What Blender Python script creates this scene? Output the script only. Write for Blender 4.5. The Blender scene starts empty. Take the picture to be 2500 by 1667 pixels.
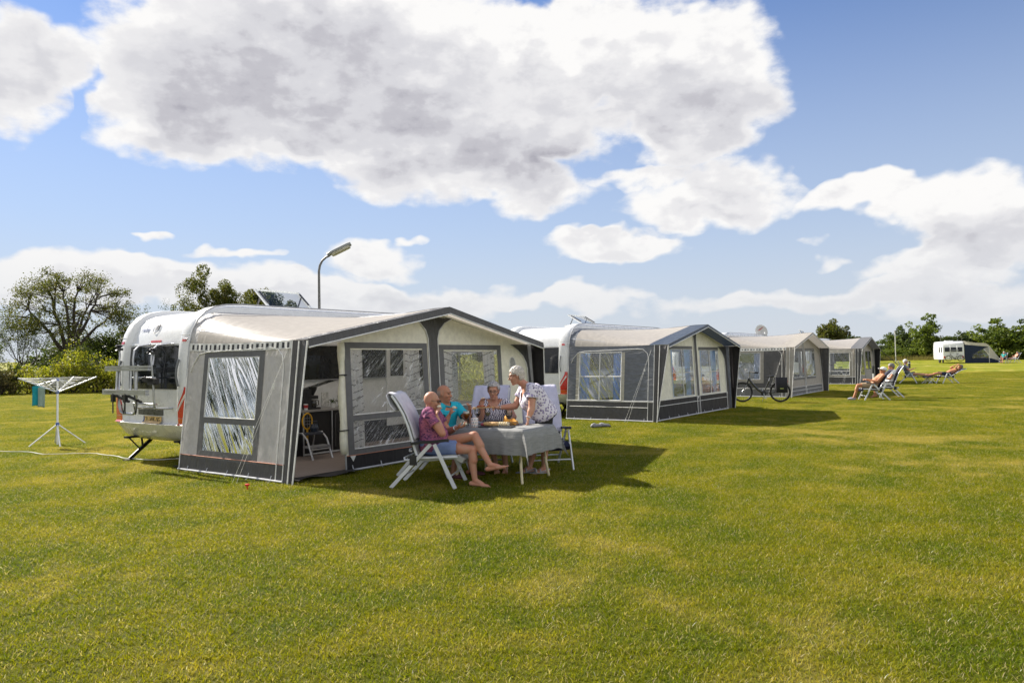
import bpy, math, random
from mathutils import Vector, Matrix, Quaternion, noise
C = bpy.context.scene.collection
PI = math.pi
def rad(d): return math.radians(d)
def lerp(a, b, t): return a + (b - a) * t
def vl(a, b, t): return Vector(a).lerp(Vector(b), t)
def sm(x, a, b):
    t = min(1, max(0, (x - a) / (b - a))); return t * t * (3 - 2 * t)

# ------------------------------------------------------------------ mesh builder
class MB:
    def __init__(s): s.v = []; s.f = []; s.m = []
    def add(s, vs, fs, m=0):
        o = len(s.v); s.v += [tuple(v) for v in vs]
        s.f += [tuple(i + o for i in f) for f in fs]; s.m += [m] * len(fs); return s
    def box(s, c, d, rot=None, m=0):
        c = Vector(c); x, y, z = d[0] / 2, d[1] / 2, d[2] / 2
        vs = [Vector((sx * x, sy * y, sz * z)) for sx in (-1, 1) for sy in (-1, 1) for sz in (-1, 1)]
        if rot is not None: vs = [rot @ v for v in vs]
        return s.add([c + v for v in vs], [(0, 1, 3, 2), (4, 6, 7, 5), (0, 4, 5, 1), (2, 3, 7, 6), (0, 2, 6, 4), (1, 5, 7, 3)], m)
    def bar(s, p, q, w, h, up=(0, 0, 1), m=0):          # rectangular bar from p to q
        p, q = Vector(p), Vector(q); d = (q - p); L = d.length; d.normalize()
        u = Vector(up); sd = d.cross(u)
        if sd.length < 1e-4: sd = d.cross(Vector((1, 0, 0)))
        sd.normalize(); u = sd.cross(d)
        return s.box((p + q) / 2, (L, w, h), Matrix((d, sd, u)).transposed(), m)
    def tube(s, path, r, n=8, m=0, caps=True, flat=1.0, up=(0, 0, 1)):
        P = [Vector(p) for p in path]; k = len(P)
        R = r if isinstance(r, (list, tuple)) else [r] * k
        rings = []; prev = None
        for i in range(k):
            t = (P[min(i + 1, k - 1)] - P[max(i - 1, 0)])
            t = t.normalized() if t.length > 1e-9 else Vector((0, 0, 1))
            if prev is None:
                a = t.cross(Vector(up))
                if a.length < 1e-3: a = t.cross(Vector((1, 0, 0)))
            else:
                a = prev - t * prev.dot(t)
                if a.length < 1e-6: a = t.orthogonal()
            a.normalize(); prev = a; b = t.cross(a)
            rings.append([P[i] + (a * math.cos(2 * PI * j / n) + b * math.sin(2 * PI * j / n) * flat) * R[i] for j in range(n)])
        return s.loft(rings, caps, m)
    def loft(s, rings, caps=True, m=0, closed=True):
        n = len(rings[0]); vs = [v for r in rings for v in r]; fs = []
        for i in range(len(rings) - 1):
            for j in range(n if closed else n - 1):
                a = i * n + j; b = i * n + (j + 1) % n
                fs.append((a, b, b + n, a + n))
        if caps:
            fs.append(tuple(reversed(range(n)))); fs.append(tuple((len(rings) - 1) * n + j for j in range(n)))
        return s.add(vs, fs, m)
    def grid(s, fn, nu, nv, m=0):
        vs = [fn(i / nu, j / nv) for j in range(nv + 1) for i in range(nu + 1)]
        fs = [(j * (nu + 1) + i, j * (nu + 1) + i + 1, (j + 1) * (nu + 1) + i + 1, (j + 1) * (nu + 1) + i) for j in range(nv) for i in range(nu)]
        return s.add(vs, fs, m)
    def ell(s, c, r, rot=None, nu=14, nv=9, m=0):
        c = Vector(c); vs = []; fs = []
        r = (r, r, r) if isinstance(r, (int, float)) else r
        for j in range(1, nv):
            th = PI * j / nv
            for i in range(nu):
                ph = 2 * PI * i / nu
                vs.append(Vector((r[0] * math.sin(th) * math.cos(ph), r[1] * math.sin(th) * math.sin(ph), r[2] * math.cos(th))))
        vs += [Vector((0, 0, r[2])), Vector((0, 0, -r[2]))]
        if rot is not None: vs = [rot @ v for v in vs]
        N = len(vs)
        for j in range(nv - 2):
            for i in range(nu):
                a = j * nu + i; b = j * nu + (i + 1) % nu
                fs.append((a, a + nu, b + nu, b))
        for i in range(nu):
            fs.append((N - 2, i, (i + 1) % nu)); fs.append((N - 1, (nv - 2) * nu + (i + 1) % nu, (nv - 2) * nu + i))
        return s.add([c + v for v in vs], fs, m)
    def cap(s, p, q, r0, r1, n=12, m=0):                # tapered capsule
        p, q = Vector(p), Vector(q); d = q - p; L = max(d.length, 1e-5); d = d / L
        path = []; R = []
        for k in (1.0, .92, .7, .38): path.append(p - d * r0 * k); R.append(max(1e-4, r0 * math.sqrt(1 - k * k)))
        for k in range(5): path.append(p.lerp(q, k / 4)); R.append(lerp(r0, r1, k / 4))
        for k in (.38, .7, .92, 1.0): path.append(q + d * r1 * k); R.append(max(1e-4, r1 * math.sqrt(1 - k * k)))
        return s.tube(path, R, n, m)
    def lathe(s, prof, c=(0, 0, 0), n=20, m=0, caps=True):   # prof: (r,z)
        c = Vector(c)
        return s.loft([[c + Vector((r * math.cos(2 * PI * j / n), r * math.sin(2 * PI * j / n), z)) for j in range(n)] for r, z in prof], caps, m)
    def prism(s, poly, fn, th, m=0):                    # outline mapped through fn(s,t,offset)
        n = len(poly)
        vs = [fn(p[0], p[1], 0) for p in poly] + [fn(p[0], p[1], th) for p in poly]
        fs = [tuple(range(n)), tuple(reversed(range(n, 2 * n)))] + [(i, i + n, (i + 1) % n + n, (i + 1) % n) for i in range(n)]
        return s.add(vs, fs, m)
    def build(s, name, mats, parent=None, smooth=35, weld=False):
        me = bpy.data.meshes.new(name); me.from_pydata(s.v, [], s.f)
        mats = mats if isinstance(mats, (list, tuple)) else [mats]
        for m in mats: me.materials.append(m)
        if len(mats) > 1: me.polygons.foreach_set('material_index', s.m)
        me.update()
        if smooth:
            me.polygons.foreach_set('use_smooth', [True] * len(me.polygons))
            if smooth < 180: me.set_sharp_from_angle(angle=rad(smooth))
        o = bpy.data.objects.new(name, me); C.objects.link(o)
        if parent is not None: o.parent = parent
        return o
def tag(o, label=None, cat=None, group=None, kind=None):
    if label: o['label'] = label
    if cat: o['category'] = cat
    if group: o['group'] = group
    if kind: o['kind'] = kind
    return o
def thing(name, label, cat, loc=(0, 0, 0), rz=0, group=None, kind=None):
    o = bpy.data.objects.new(name, None); C.objects.link(o); o.empty_display_size = .1
    o.location = loc; o.rotation_euler = (0, 0, rz)
    return tag(o, label, cat, group, kind)
def kids(o): return [c for c in C.objects if c.parent is o]
def dup(o, loc=None, rz=None, label=None, parent=None, scale=None):
    c = o.copy(); C.objects.link(c)
    if parent is not None: c.parent = parent
    for k in list(o.children): dup(k, parent=c)
    if loc is not None: c.location = loc
    if rz is not None: c.rotation_euler = (0, 0, rz)
    if scale is not None: c.scale = scale
    if label: c['label'] = label
    return c

# ------------------------------------------------------------------ materials
class NT:
    def __init__(s, tree): s.t = tree; s.n = tree.nodes; s.l = tree.links
    def node(s, ty, **kw):
        n = s.n.new(ty)
        for k, v in kw.items():
            if k.startswith('i_'): s.put(n.inputs[k[2:].replace('_', ' ')], v)
            else: setattr(n, k, v)
        return n
    def put(s, sock, v):
        if hasattr(v, 'bl_idname') and hasattr(v, 'is_output'): s.l.new(v, sock)
        else:
            if isinstance(v, (tuple, list)) and len(v) == 3 and len(sock.default_value) == 4: v = (*v, 1)
            sock.default_value = v
    def math(s, op, a, b=0.0, c=0.0, clamp=False):
        n = s.n.new('ShaderNodeMath'); n.operation = op; n.use_clamp = clamp
        s.put(n.inputs[0], a); s.put(n.inputs[1], b); s.put(n.inputs[2], c); return n.outputs[0]
    def vmath(s, op, a, b=(0, 0, 0), c=None):
        n = s.n.new('ShaderNodeVectorMath'); n.operation = op
        s.put(n.inputs[0], a); s.put(n.inputs[1], b)
        if c is not None: s.put(n.inputs[2], c)
        return n.outputs[1] if op in ('DOT_PRODUCT', 'LENGTH') else n.outputs[0]
    def mix(s, f, a, b, blend='MIX'):
        n = s.n.new('ShaderNodeMix'); n.data_type = 'RGBA'; n.blend_type = blend
        s.put(n.inputs[0], f); s.put(n.inputs[6], a); s.put(n.inputs[7], b); return n.outputs[2]
    def ramp(s, x, lo, hi, smooth=True):
        n = s.n.new('ShaderNodeMapRange'); n.interpolation_type = 'SMOOTHSTEP' if smooth else 'LINEAR'
        s.put(n.inputs[0], x); n.inputs[1].default_value = lo; n.inputs[2].default_value = hi; return n.outputs[0]
    def noise(s, vec, scale, detail=4, rough=.5, dist=0):
        n = s.n.new('ShaderNodeTexNoise'); s.put(n.inputs['Vector'], vec)
        n.inputs['Scale'].default_value = scale; n.inputs['Detail'].default_value = detail
        n.inputs['Roughness'].default_value = rough; n.inputs['Distortion'].default_value = dist
        return n.outputs['Fac']
    def coord(s, kind='Object', scale=None, rot=None):
        v = s.n.new('ShaderNodeTexCoord').outputs[kind]
        for k, val in ((2, rot), (3, scale)):
            if val:
                n = s.n.new('ShaderNodeMapping'); s.l.new(v, n.inputs[0]); n.inputs[k].default_value = val; v = n.outputs[0]
        return v
    def bump(s, h, strength, dist=.01, normal=None):
        n = s.n.new('ShaderNodeBump'); s.put(n.inputs['Height'], h)
        n.inputs['Strength'].default_value = strength; n.inputs['Distance'].default_value = dist
        if normal is not None: s.l.new(normal, n.inputs['Normal'])
        return n.outputs[0]
def newmat(name):
    m = bpy.data.materials.new(name); m.use_nodes = True
    t = NT(m.node_tree); t.n.clear(); out = t.n.new('ShaderNodeOutputMaterial'); return m, t, out
def P(name, col, rough=.5, metal=0, spec=.5, var=.12, vs=6, bump=0, bs=40, bd=.004, bscale=None, coat=0, trans=0, sheen=0):
    """general painted / plastic / cloth material: small colour drift, optional bump, optional light through it"""
    m, t, out = newmat(name); co = t.coord('Object')
    n = t.noise(co, vs, 5, .6)
    f = t.ramp(n, .3, .7)
    c = t.mix(f, tuple(x * (1 - var) for x in col), tuple(min(1, x * (1 + var)) for x in col))
    b = t.node('ShaderNodeBsdfPrincipled'); t.put(b.inputs['Base Color'], c)
    b.inputs['Metallic'].default_value = metal; b.inputs['Specular IOR Level'].default_value = spec
    t.put(b.inputs['Roughness'], t.math('MULTIPLY_ADD', f, .12, rough - .06))
    if coat: b.inputs['Coat Weight'].default_value = coat; b.inputs['Coat Roughness'].default_value = .08
    if sheen: b.inputs['Sheen Weight'].default_value = sheen
    nrm = None
    if bump:
        nrm = t.bump(t.noise(t.coord('Object', bscale) if bscale else co, bs, 5, .6), bump, bd); t.l.new(nrm, b.inputs['Normal'])
    sh = b.outputs[0]
    if trans:
        tr = t.node('ShaderNodeBsdfTranslucent'); t.put(tr.inputs[0], c)
        if nrm is not None: t.l.new(nrm, tr.inputs['Normal'])
        mx = t.node('ShaderNodeMixShader'); mx.inputs[0].default_value = trans
        t.l.new(sh, mx.inputs[1]); t.l.new(tr.outputs[0], mx.inputs[2]); sh = mx.outputs[0]
    t.l.new(sh, out.inputs[0]); return m
def fabric(name, col, trans=.2, rough=.6, fold=.5, fscale=(3, 3, 9), weave=.15, spec=.3):
    """tent cloth: broad soft folds plus fine weave, a little light comes through"""
    m, t, out = newmat(name); co = t.coord('Object')
    n1 = t.noise(t.coord('Object', fscale), 1.6, 4, .55, .6)
    n2 = t.noise(co, 9, 5, .6)
    wv = t.noise(co, 420, 2, .5)
    c = t.mix(t.ramp(n2, .25, .75), tuple(x * .9 for x in col), tuple(min(1, x * 1.08) for x in col))
    st = t.noise(t.coord('Object', (2, 2, .5)), 5, 5, .7)
    c = t.mix(t.math('MULTIPLY', t.ramp(st, .55, .8), .18), c, tuple(x * .62 + .02 for x in col))
    h = t.math('MULTIPLY_ADD', wv, .02 * weave, n1)
    nrm = t.bump(h, fold, .05)
    b = t.node('ShaderNodeBsdfPrincipled'); t.put(b.inputs['Base Color'], c)
    b.inputs['Roughness'].default_value = rough; b.inputs['Specular IOR Level'].default_value = spec
    t.l.new(nrm, b.inputs['Normal'])
    tr = t.node('ShaderNodeBsdfTranslucent'); t.put(tr.inputs[0], c); t.l.new(nrm, tr.inputs['Normal'])
    mx = t.node('ShaderNodeMixShader'); mx.inputs[0].default_value = trans
    t.l.new(b.outputs[0], mx.inputs[1]); t.l.new(tr.outputs[0], mx.inputs[2]); t.l.new(mx.outputs[0], out.inputs[0]); return m
def vinyl(name, rot, scale, strength, refl=.5, tint=(.93, .95, .95), fine=.4, clear=1.0, crease=0):
    """clear tent window sheet: see-through film whose creases throw back the sky in streaks"""
    m, t, out = newmat(name)
    v = t.coord('Object', scale, rot)
    big = t.noise(v, 1.0, 3, .55, .9)
    sml = t.noise(v, 3.6, 4, .6, .6)
    h = t.math('MULTIPLY_ADD', sml, fine, big)
    nrm = t.bump(h, strength, .05)
    gl = t.node('ShaderNodeBsdfGlossy'); gl.inputs['Roughness'].default_value = .06; gl.inputs[0].default_value = (.95, .97, 1, 1)
    t.l.new(nrm, gl.inputs['Normal'])
    tr = t.node('ShaderNodeBsdfTransparent'); tr.inputs[0].default_value = (*[x * clear for x in tint], 1)
    fr = t.node('ShaderNodeFresnel'); fr.inputs[0].default_value = 1.6; t.l.new(nrm, fr.inputs['Normal'])
    f = t.math('MULTIPLY_ADD', fr.outputs[0], 1.3, refl, clamp=True)
    if crease: f = t.math('MULTIPLY_ADD', t.ramp(t.math('MULTIPLY_ADD', sml, .6, t.math('MULTIPLY', big, .5)), .58, .68), t.math('MULTIPLY', t.ramp(t.noise(t.coord('Object'), 1.7, 2, .5), .42, .62), crease), f, clamp=True)
    mx = t.node('ShaderNodeMixShader'); t.put(mx.inputs[0], f)
    t.l.new(tr.outputs[0], mx.inputs[1]); t.l.new(gl.outputs[0], mx.inputs[2]); t.l.new(mx.outputs[0], out.inputs[0]); return m
def glass(name, tint=(.95, .97, .96), refl=.04, rough=.02):
    m, t, out = newmat(name)
    gl = t.node('ShaderNodeBsdfGlossy'); gl.inputs['Roughness'].default_value = rough
    tr = t.node('ShaderNodeBsdfTransparent'); tr.inputs[0].default_value = (*tint, 1)
    fr = t.node('ShaderNodeFresnel'); fr.inputs[0].default_value = 1.45
    mx = t.node('ShaderNodeMixShader'); t.put(mx.inputs[0], t.math('ADD', fr.outputs[0], refl, clamp=True))
    t.l.new(tr.outputs[0], mx.inputs[1]); t.l.new(gl.outputs[0], mx.inputs[2]); t.l.new(mx.outputs[0], out.inputs[0]); return m
def leafmat(name, c1, c2, c3, trans=.45, sc=.9):
    m, t, out = newmat(name)
    g = t.node('ShaderNodeNewGeometry')
    n = t.noise(t.coord('Object'), sc, 3, .6)
    c = t.mix(t.ramp(n, .35, .68), c1, c2)
    c = t.mix(t.math('MULTIPLY', t.ramp(g.outputs['Random Per Island'], .5, 1.0), .8), c, c3)
    d = t.node('ShaderNodeBsdfPrincipled'); t.put(d.inputs['Base Color'], c); d.inputs['Roughness'].default_value = .55; d.inputs['Specular IOR Level'].default_value = .25
    tr = t.node('ShaderNodeBsdfTranslucent'); t.put(tr.inputs[0], t.mix(.5, c, tuple(min(1, a * b) for a, b in zip(c2, (1.7, 1.6, .8)))))
    mx = t.node('ShaderNodeMixShader'); mx.inputs[0].default_value = trans
    t.l.new(d.outputs[0], mx.inputs[1]); t.l.new(tr.outputs[0], mx.inputs[2]); t.l.new(mx.outputs[0], out.inputs[0]); return m

alu = P('aluminium', (.50, .51, .53), .36, .8, var=.08)
alu_white = P('pale_grey_tube', (.62, .64, .66), .4, .15, var=.05)
white_pl = P('white_plastic', (.78, .79, .78), .35, var=.04)
black_pl = P('black_plastic', (.018, .018, .02), .45, var=.2)
dark_rub = P('rubber', (.012, .012, .013), .8)
rope_white = P('white_cord', (.72, .72, .68), .7)
# ------------------------------------------------------------------ camera, sun, sky
sc = bpy.context.scene
cam = bpy.data.cameras.new('camera'); cam.sensor_width = 36; cam.lens = 36 * 1700 / 2352; cam.clip_end = 5000; cam.clip_start = .05
co = bpy.data.objects.new('camera', cam); C.objects.link(co); co.location = (0, 0, 1.6)
co.rotation_euler = (Matrix.Rotation(rad(90 + 1.46), 4, 'X') @ Matrix.Rotation(rad(-.95), 4, 'Z')).to_euler()
sc.camera = co
SUN_EL, SUN_AZ = 36.0, 142.0       # direction towards the sun, degrees from +X
S = Vector((math.cos(rad(SUN_EL)) * math.cos(rad(SUN_AZ)), math.cos(rad(SUN_EL)) * math.sin(rad(SUN_AZ)), math.sin(rad(SUN_EL))))
sun = bpy.data.lights.new('sun', 'SUN'); sun.energy = 5.0; sun.angle = rad(.5); sun.color = (1, .93, .82)
so = bpy.data.objects.new('sun', sun); C.objects.link(so); so.rotation_euler = (-S).to_track_quat('-Z', 'Y').to_euler(); so.location = (-30, 30, 40)
sc.view_settings.view_transform = 'Standard'; sc.view_settings.look = 'None'; sc.view_settings.exposure = 1.2; sc.view_settings.gamma = 1
w = bpy.data.worlds.new('World'); sc.world = w; w.use_nodes = True
t = NT(w.node_tree); t.n.clear()
out = t.n.new('ShaderNodeOutputWorld'); bg = t.n.new('ShaderNodeBackground'); t.l.new(bg.outputs[0], out.inputs[0])
sky = t.n.new('ShaderNodeTexSky'); sky.sky_type = 'NISHITA'; sky.sun_disc = False
sky.sun_elevation = rad(SUN_EL); sky.sun_rotation = rad(90 - SUN_AZ)
sky.air_density = 1.0; sky.dust_density = .05; sky.ozone_density = 1.6
WS = .055
dirv = t.n.new('ShaderNodeTexCoord').outputs['Generated']
sp = t.n.new('ShaderNodeSeparateXYZ'); t.l.new(dirv, sp.inputs[0])
az = t.math('MULTIPLY', t.math('ARCTAN2', sp.outputs[0], sp.outputs[1]), 180 / PI)
el = t.math('MULTIPLY', t.math('ARCSINE', sp.outputs[2]), 180 / PI)
cb = t.n.new('ShaderNodeCombineXYZ'); t.l.new(az, cb.inputs[0]); t.l.new(el, cb.inputs[1]); p0 = cb.outputs[0]
def cnoise(scale, detail, rough, sx=1, sy=1.7, off=0):
    mp = t.vmath('MULTIPLY_ADD', p0, (sx, sy, 1), (off, off * .7, off * 1.3)); n = t.n.new('ShaderNodeTexNoise'); t.l.new(mp, n.inputs['Vector'])
    n.inputs['Scale'].default_value = scale; n.inputs['Detail'].default_value = detail; n.inputs['Roughness'].default_value = rough
    return n
warp = cnoise(.16, 3, .55, 1, 1.4, 3).outputs['Color']
pw = t.vmath('ADD', p0, t.vmath('MULTIPLY', t.vmath('SUBTRACT', warp, (.5, .5, .5)), (9, 6, 0)))
def field(blobs, vec):
    acc = None
    for (a, e, ra, re, g) in blobs:
        q = t.vmath('MULTIPLY_ADD', vec, (1 / ra, 1 / re, 0), (-a / ra, -e / re, 0))
        wv = t.math('SUBTRACT', 1.0, t.vmath('DOT_PRODUCT', q, q), clamp=True)
        acc = t.math('MULTIPLY', wv, g) if acc is None else t.math('MULTIPLY_ADD', wv, g, acc)
    return acc
CLOUDS = [(-34.0, 19.2, 4.5, 5.3, 1.3), (-23.9, 20.0, 7.7, 6.6, 1.5), (-13.5, 23.0, 10.5, 8.5, 1.5), (-2.9, 21.3, 11.1, 7.1, 1.3),
    (7.3, 21.7, 9.9, 6.5, 1.2), (15.1, 19.8, 7.3, 5.5, 1.2), (-6.4, 15.5, 10.0, 4.1, 1.1), (2.4, 12.9, 6.4, 2.3, 1.0),
    (-18.6, 15.9, 6.7, 2.7, 0.9), (14.3, 15.7, 4.8, 2.4, 0.8), (-0.6, 17.4, 10.1, 3.7, 0.9), (-6.1, 21.9, 3.4, 1.3, -0.7),
    (7.9, 18.9, 5.0, 1.0, -0.45), (2.1, 25.8, 2.0, 1.7, -0.7), (-29.7, 17.0, 1.0, 1.9, -0.5), (15.5, 11.7, 6.9, 2.7, 1.2),
    (10.4, 13.8, 3.6, 1.1, 0.8), (25.0, 11.0, 4.2, 1.8, 1.2), (31.6, 9.7, 5.9, 2.8, 1.2), (34.3, 6.9, 7.6, 2.5, 1.2),
    (29.2, 5.9, 6.7, 1.8, 1.1), (22.6, 4.2, 9.2, 1.2, 0.9), (29.9, 3.5, 8.4, 1.5, 0.9), (7.6, 8.4, 5.6, 1.4, 1.1),
    (9.6, 9.0, 3.3, 1.3, 1.0), (-31.1, 5.9, 8.4, 2.3, 1.2), (-22.2, 5.6, 9.2, 1.9, 1.1), (-10.5, 7.8, 4.6, 1.7, 1.1),
    (-20.8, 8.0, 3.5, 0.6, 0.9), (-5.9, 4.7, 10.6, 1.7, 1.1), (5.2, 4.5, 6.0, 1.2, 0.9), (-15.0, 5.0, 7.5, 1.9, 1.0),
    (14.1, 3.9, 6.3, 1.0, 0.7), (-25.6, 8.8, 1.4, 0.4, 0.7), (-6.8, 9.2, 1.5, 0.4, 0.7), (22.4, 7.6, 1.2, 0.7, 0.6),
    (-41.0, 16.3, 5.8, 7.1, 1.2), (-40.0, 5.4, 6.0, 2.3, 1.2), (42.0, 6.1, 5.6, 3.5, 1.2), (-27.2, 31.3, 13.5, 5.7, 1.2),
    (-2.0, 35.2, 16.6, 5.1, 1.0), (120, 30, 45, 22, 1.3), (165, 25, 40, 18, 1.3), (-150, 32, 50, 20, 1.3),
    (-100, 25, 35, 16, 1.2), (90, 55, 50, 14, 1.1), (-170, 60, 80, 16, 1.2), (70, 12, 25, 8, 1.0),
    (110, 10, 40, 8, 1.0), (-120, 10, 60, 8, 1.0), (60, 72, 60, 12, 0.8)]  # widest blobs: unseen clouds behind and overhead, added to fill the shade
SHADES = [(-33.8, 20.5, 4.0, 4.3, 0.9), (-24.5, 19.4, 6.8, 4.7, 0.95), (-17.3, 22.4, 9.3, 5.1, 0.8), (-9.0, 18.2, 7.6, 2.4, 0.75),
    (1.7, 15.7, 6.7, 2.5, 0.8), (-2.7, 14.9, 8.7, 2.2, 0.5), (11.2, 19.0, 6.5, 3.0, 0.35), (17.6, 18.4, 4.6, 2.6, 0.3),
    (-18.0, 15.9, 5.2, 1.5, 0.5), (15.8, 10.9, 5.3, 1.4, 0.5), (32.5, 7.6, 6.3, 2.0, 0.55), (29.9, 5.0, 6.6, 1.5, 0.5),
    (23.1, 3.6, 9.1, 1.2, 0.5), (-31.1, 4.5, 8.4, 1.4, 0.4), (-21.7, 4.6, 9.3, 1.6, 0.35), (-5.9, 4.0, 10.6, 1.3, 0.35),
    (7.6, 7.8, 4.3, 0.8, 0.45), (-10.5, 7.0, 3.6, 1.0, 0.35), (-27.2, 31.3, 13.5, 5.7, 0.6), (-41.0, 16.3, 5.8, 7.1, 0.5)]
dens = field(CLOUDS, pw)
fb = cnoise(.25, 11, .61).outputs['Fac']
fb2 = cnoise(.11, 5, .55, 1, 1.5, 11).outputs['Fac']
D = t.math('MULTIPLY_ADD', t.math('SUBTRACT', fb, .5), 1.5, t.math('MINIMUM', dens, 1.1))
D = t.math('MULTIPLY_ADD', t.math('SUBTRACT', fb2, .5), .5, D)
alpha = t.math('MULTIPLY', t.ramp(D, .06, .72), t.ramp(dens, .0, .14))
thick = t.ramp(D, .42, 1.25)
# light comes from the upper left: a part is grey where much cloud lies between it and the sun
SH = (-2.6, 3.0)
pw2 = t.vmath('ADD', pw, (SH[0], SH[1], 0)); dens2 = field(CLOUDS, pw2)
def shifted(dx, dy, detail, rough):
    n = t.n.new('ShaderNodeTexNoise'); t.l.new(t.vmath('MULTIPLY_ADD', p0, (1, 1.7, 1), (dx, dy * 1.7, 0)), n.inputs['Vector'])
    n.inputs['Scale'].default_value = .25; n.inputs['Detail'].default_value = detail; n.inputs['Roughness'].default_value = rough; return n.outputs['Fac']
fs1 = shifted(-.75, .85, 9, .60); fs2 = shifted(SH[0], SH[1], 6, .55)
D2 = t.math('MULTIPLY_ADD', t.math('SUBTRACT', fs2, .5), 1.9, t.math('MINIMUM', dens2, 1.1))
shade = field(SHADES, pw)
shade = t.math('MULTIPLY_ADD', t.math('SUBTRACT', fb2, .5), .8, t.math('MINIMUM', shade, .75))
g = t.math('MULTIPLY', t.ramp(D2, .35, 1.5), .80)
g = t.math('MULTIPLY_ADD', shade, .85, g)
g = t.math('MULTIPLY', g, t.math('MULTIPLY_ADD', thick, .75, .25))
g = t.math('MULTIPLY_ADD', t.math('SUBTRACT', fb, fs1), -1.0, g)
g = t.math('MULTIPLY_ADD', t.math('SUBTRACT', cnoise(.5, 6, .6, 1, 1.6, 41).outputs['Fac'], .5), .3, t.math('MULTIPLY', g, .70))
cl = t.n.new('ShaderNodeValToRGB'); t.l.new(g, cl.inputs[0]); r = cl.color_ramp; r.interpolation = 'EASE'
r.elements[0].position = .0; r.elements[0].color = (.485, .48, .475, 1)
r.elements[1].position = 1.0; r.elements[1].color = (.215, .212, .238, 1)
for pos, c in ((.25, (.415, .412, .42)), (.55, (.345, .344, .362)), (.8, (.275, .272, .295))):
    e = r.elements.new(pos); e.color = (*c, 1)
skc = t.vmath('MULTIPLY', sky.outputs[0], (WS * .78, WS * .95, WS * 1.27))
skc = t.mix(t.ramp(el, 26, 2), skc, (.30, .335, .38)) if False else skc
hz = t.math('MULTIPLY', t.ramp(el, 32, 2), .80)
skc = t.mix(hz, skc, (.285, .325, .385))
# front-lit clouds opposite the sun, out of view, brightened as added fill light
sd = t.vmath('DOT_PRODUCT', dirv, (-S.x, -S.y, 0))
face = t.math('MULTIPLY_ADD', t.ramp(sd, .30, .95), .95, 1.0)
clc = t.vmath('SCALE', cl.outputs[0]); t.put(clc.node.inputs['Scale'], face)
final = t.mix(alpha, skc, clc)
final = t.mix(t.math('MULTIPLY', t.ramp(el, 11, -1), .75), final, (.335, .348, .372))
t.l.new(final, bg.inputs[0]); bg.inputs[1].default_value = .88
w.cycles.sampling_method = 'MANUAL'; w.cycles.sample_map_resolution = 512

# ------------------------------------------------------------------ ground and grass
def terrain(x, y):
    d = max(0, y - 45); return .010 * d * sm(d, 0, 25)
def lawn_colour(t, pos):
    """shared by the soil sheet and the blades: broad patches of fresh, olive and dried grass"""
    a = t.noise(pos, .22, 4, .6, .4); b = t.noise(pos, .9, 5, .62, .3); c = t.noise(pos, 4.5, 4, .6)
    col = t.mix(t.ramp(b, .3, .68), (.108, .142, .005), (.225, .212, .009))
    col = t.mix(t.math('MULTIPLY', t.ramp(t.math('MULTIPLY_ADD', b, .55, t.math('MULTIPLY', a, .6)), .57, .74), .75), col, (.38, .31, .10))
    col = t.mix(t.math('MULTIPLY', t.ramp(c, .55, .8), .35), col, (.07, .11, .010))
    return col
gm, t, out = newmat('lawn_soil'); g = t.node('ShaderNodeNewGeometry')
pos = g.outputs['Position']
col = lawn_colour(t, pos)
fine = t.noise(pos, 60, 6, .75); mid = t.noise(pos, 7, 5, .7)
col = t.mix(t.ramp(fine, .3, .75), t.vmath('MULTIPLY', col, (.62, .66, .6)), t.vmath('MULTIPLY', col, (1.45, 1.4, 1.5)))
sy = t.n.new('ShaderNodeSeparateXYZ'); t.l.new(pos, sy.inputs[0])       # shade between the blades, put into the soil colour where blades are built
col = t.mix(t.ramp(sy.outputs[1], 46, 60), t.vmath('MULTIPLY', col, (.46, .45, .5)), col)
b = t.node('ShaderNodeBsdfPrincipled'); t.put(b.inputs['Base Color'], col); b.inputs['Roughness'].default_value = .9; b.inputs['Specular IOR Level'].default_value = .1
t.l.new(t.bump(t.math('MULTIPLY_ADD', fine, .5, mid), .6, .03), b.inputs['Normal'])
t.l.new(b.outputs[0], out.inputs[0])
m = MB(); xs = [-900, -500, -250, -140, -90] + list(range(-70, 151, 5)) + [180, 250, 400, 900]; ys = [-60, -20] + [i * 2.5 for i in range(0, 60)] + [170, 200, 260, 400, 700, 1500]
m.add([(x, y, terrain(x, y)) for y in ys for x in xs], [(j * len(xs) + i, j * len(xs) + i + 1, (j + 1) * len(xs) + i + 1, (j + 1) * len(xs) + i) for j in range(len(ys) - 1) for i in range(len(xs) - 1)])
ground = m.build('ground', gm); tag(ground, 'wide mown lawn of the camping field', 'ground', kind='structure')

bm_, t, out = newmat('grass_blade'); g = t.node('ShaderNodeNewGeometry'); pos = g.outputs['Position']; rnd = g.outputs['Random Per Island']
col = lawn_colour(t, pos)
col = t.mix(t.math('MULTIPLY', t.ramp(rnd, .0, .6), 1.0), t.vmath('MULTIPLY', col, (.55, .72, .5)), t.vmath('MULTIPLY', col, (1.3, 1.26, 1.1)))
col = t.mix(t.math('GREATER_THAN', rnd, .88), col, (.38, .33, .17))
col = t.mix(t.math('GREATER_THAN', rnd, .996), col, (.6, .6, .5))
d = t.node('ShaderNodeBsdfPrincipled'); t.put(d.inputs['Base Color'], col); d.inputs['Roughness'].default_value = .55; d.inputs['Specular IOR Level'].default_value = .12
tr = t.node('ShaderNodeBsdfTranslucent'); t.put(tr.inputs[0], t.vmath('MULTIPLY', col, (1.3, 1.25, .6)))
mx = t.node('ShaderNodeMixShader'); mx.inputs[0].default_value = .45
t.l.new(d.outputs[0], mx.inputs[1]); t.l.new(tr.outputs[0], mx.inputs[2]); t.l.new(mx.outputs[0], out.inputs[0])
random.seed(5); m = MB(); PS = .8
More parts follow.
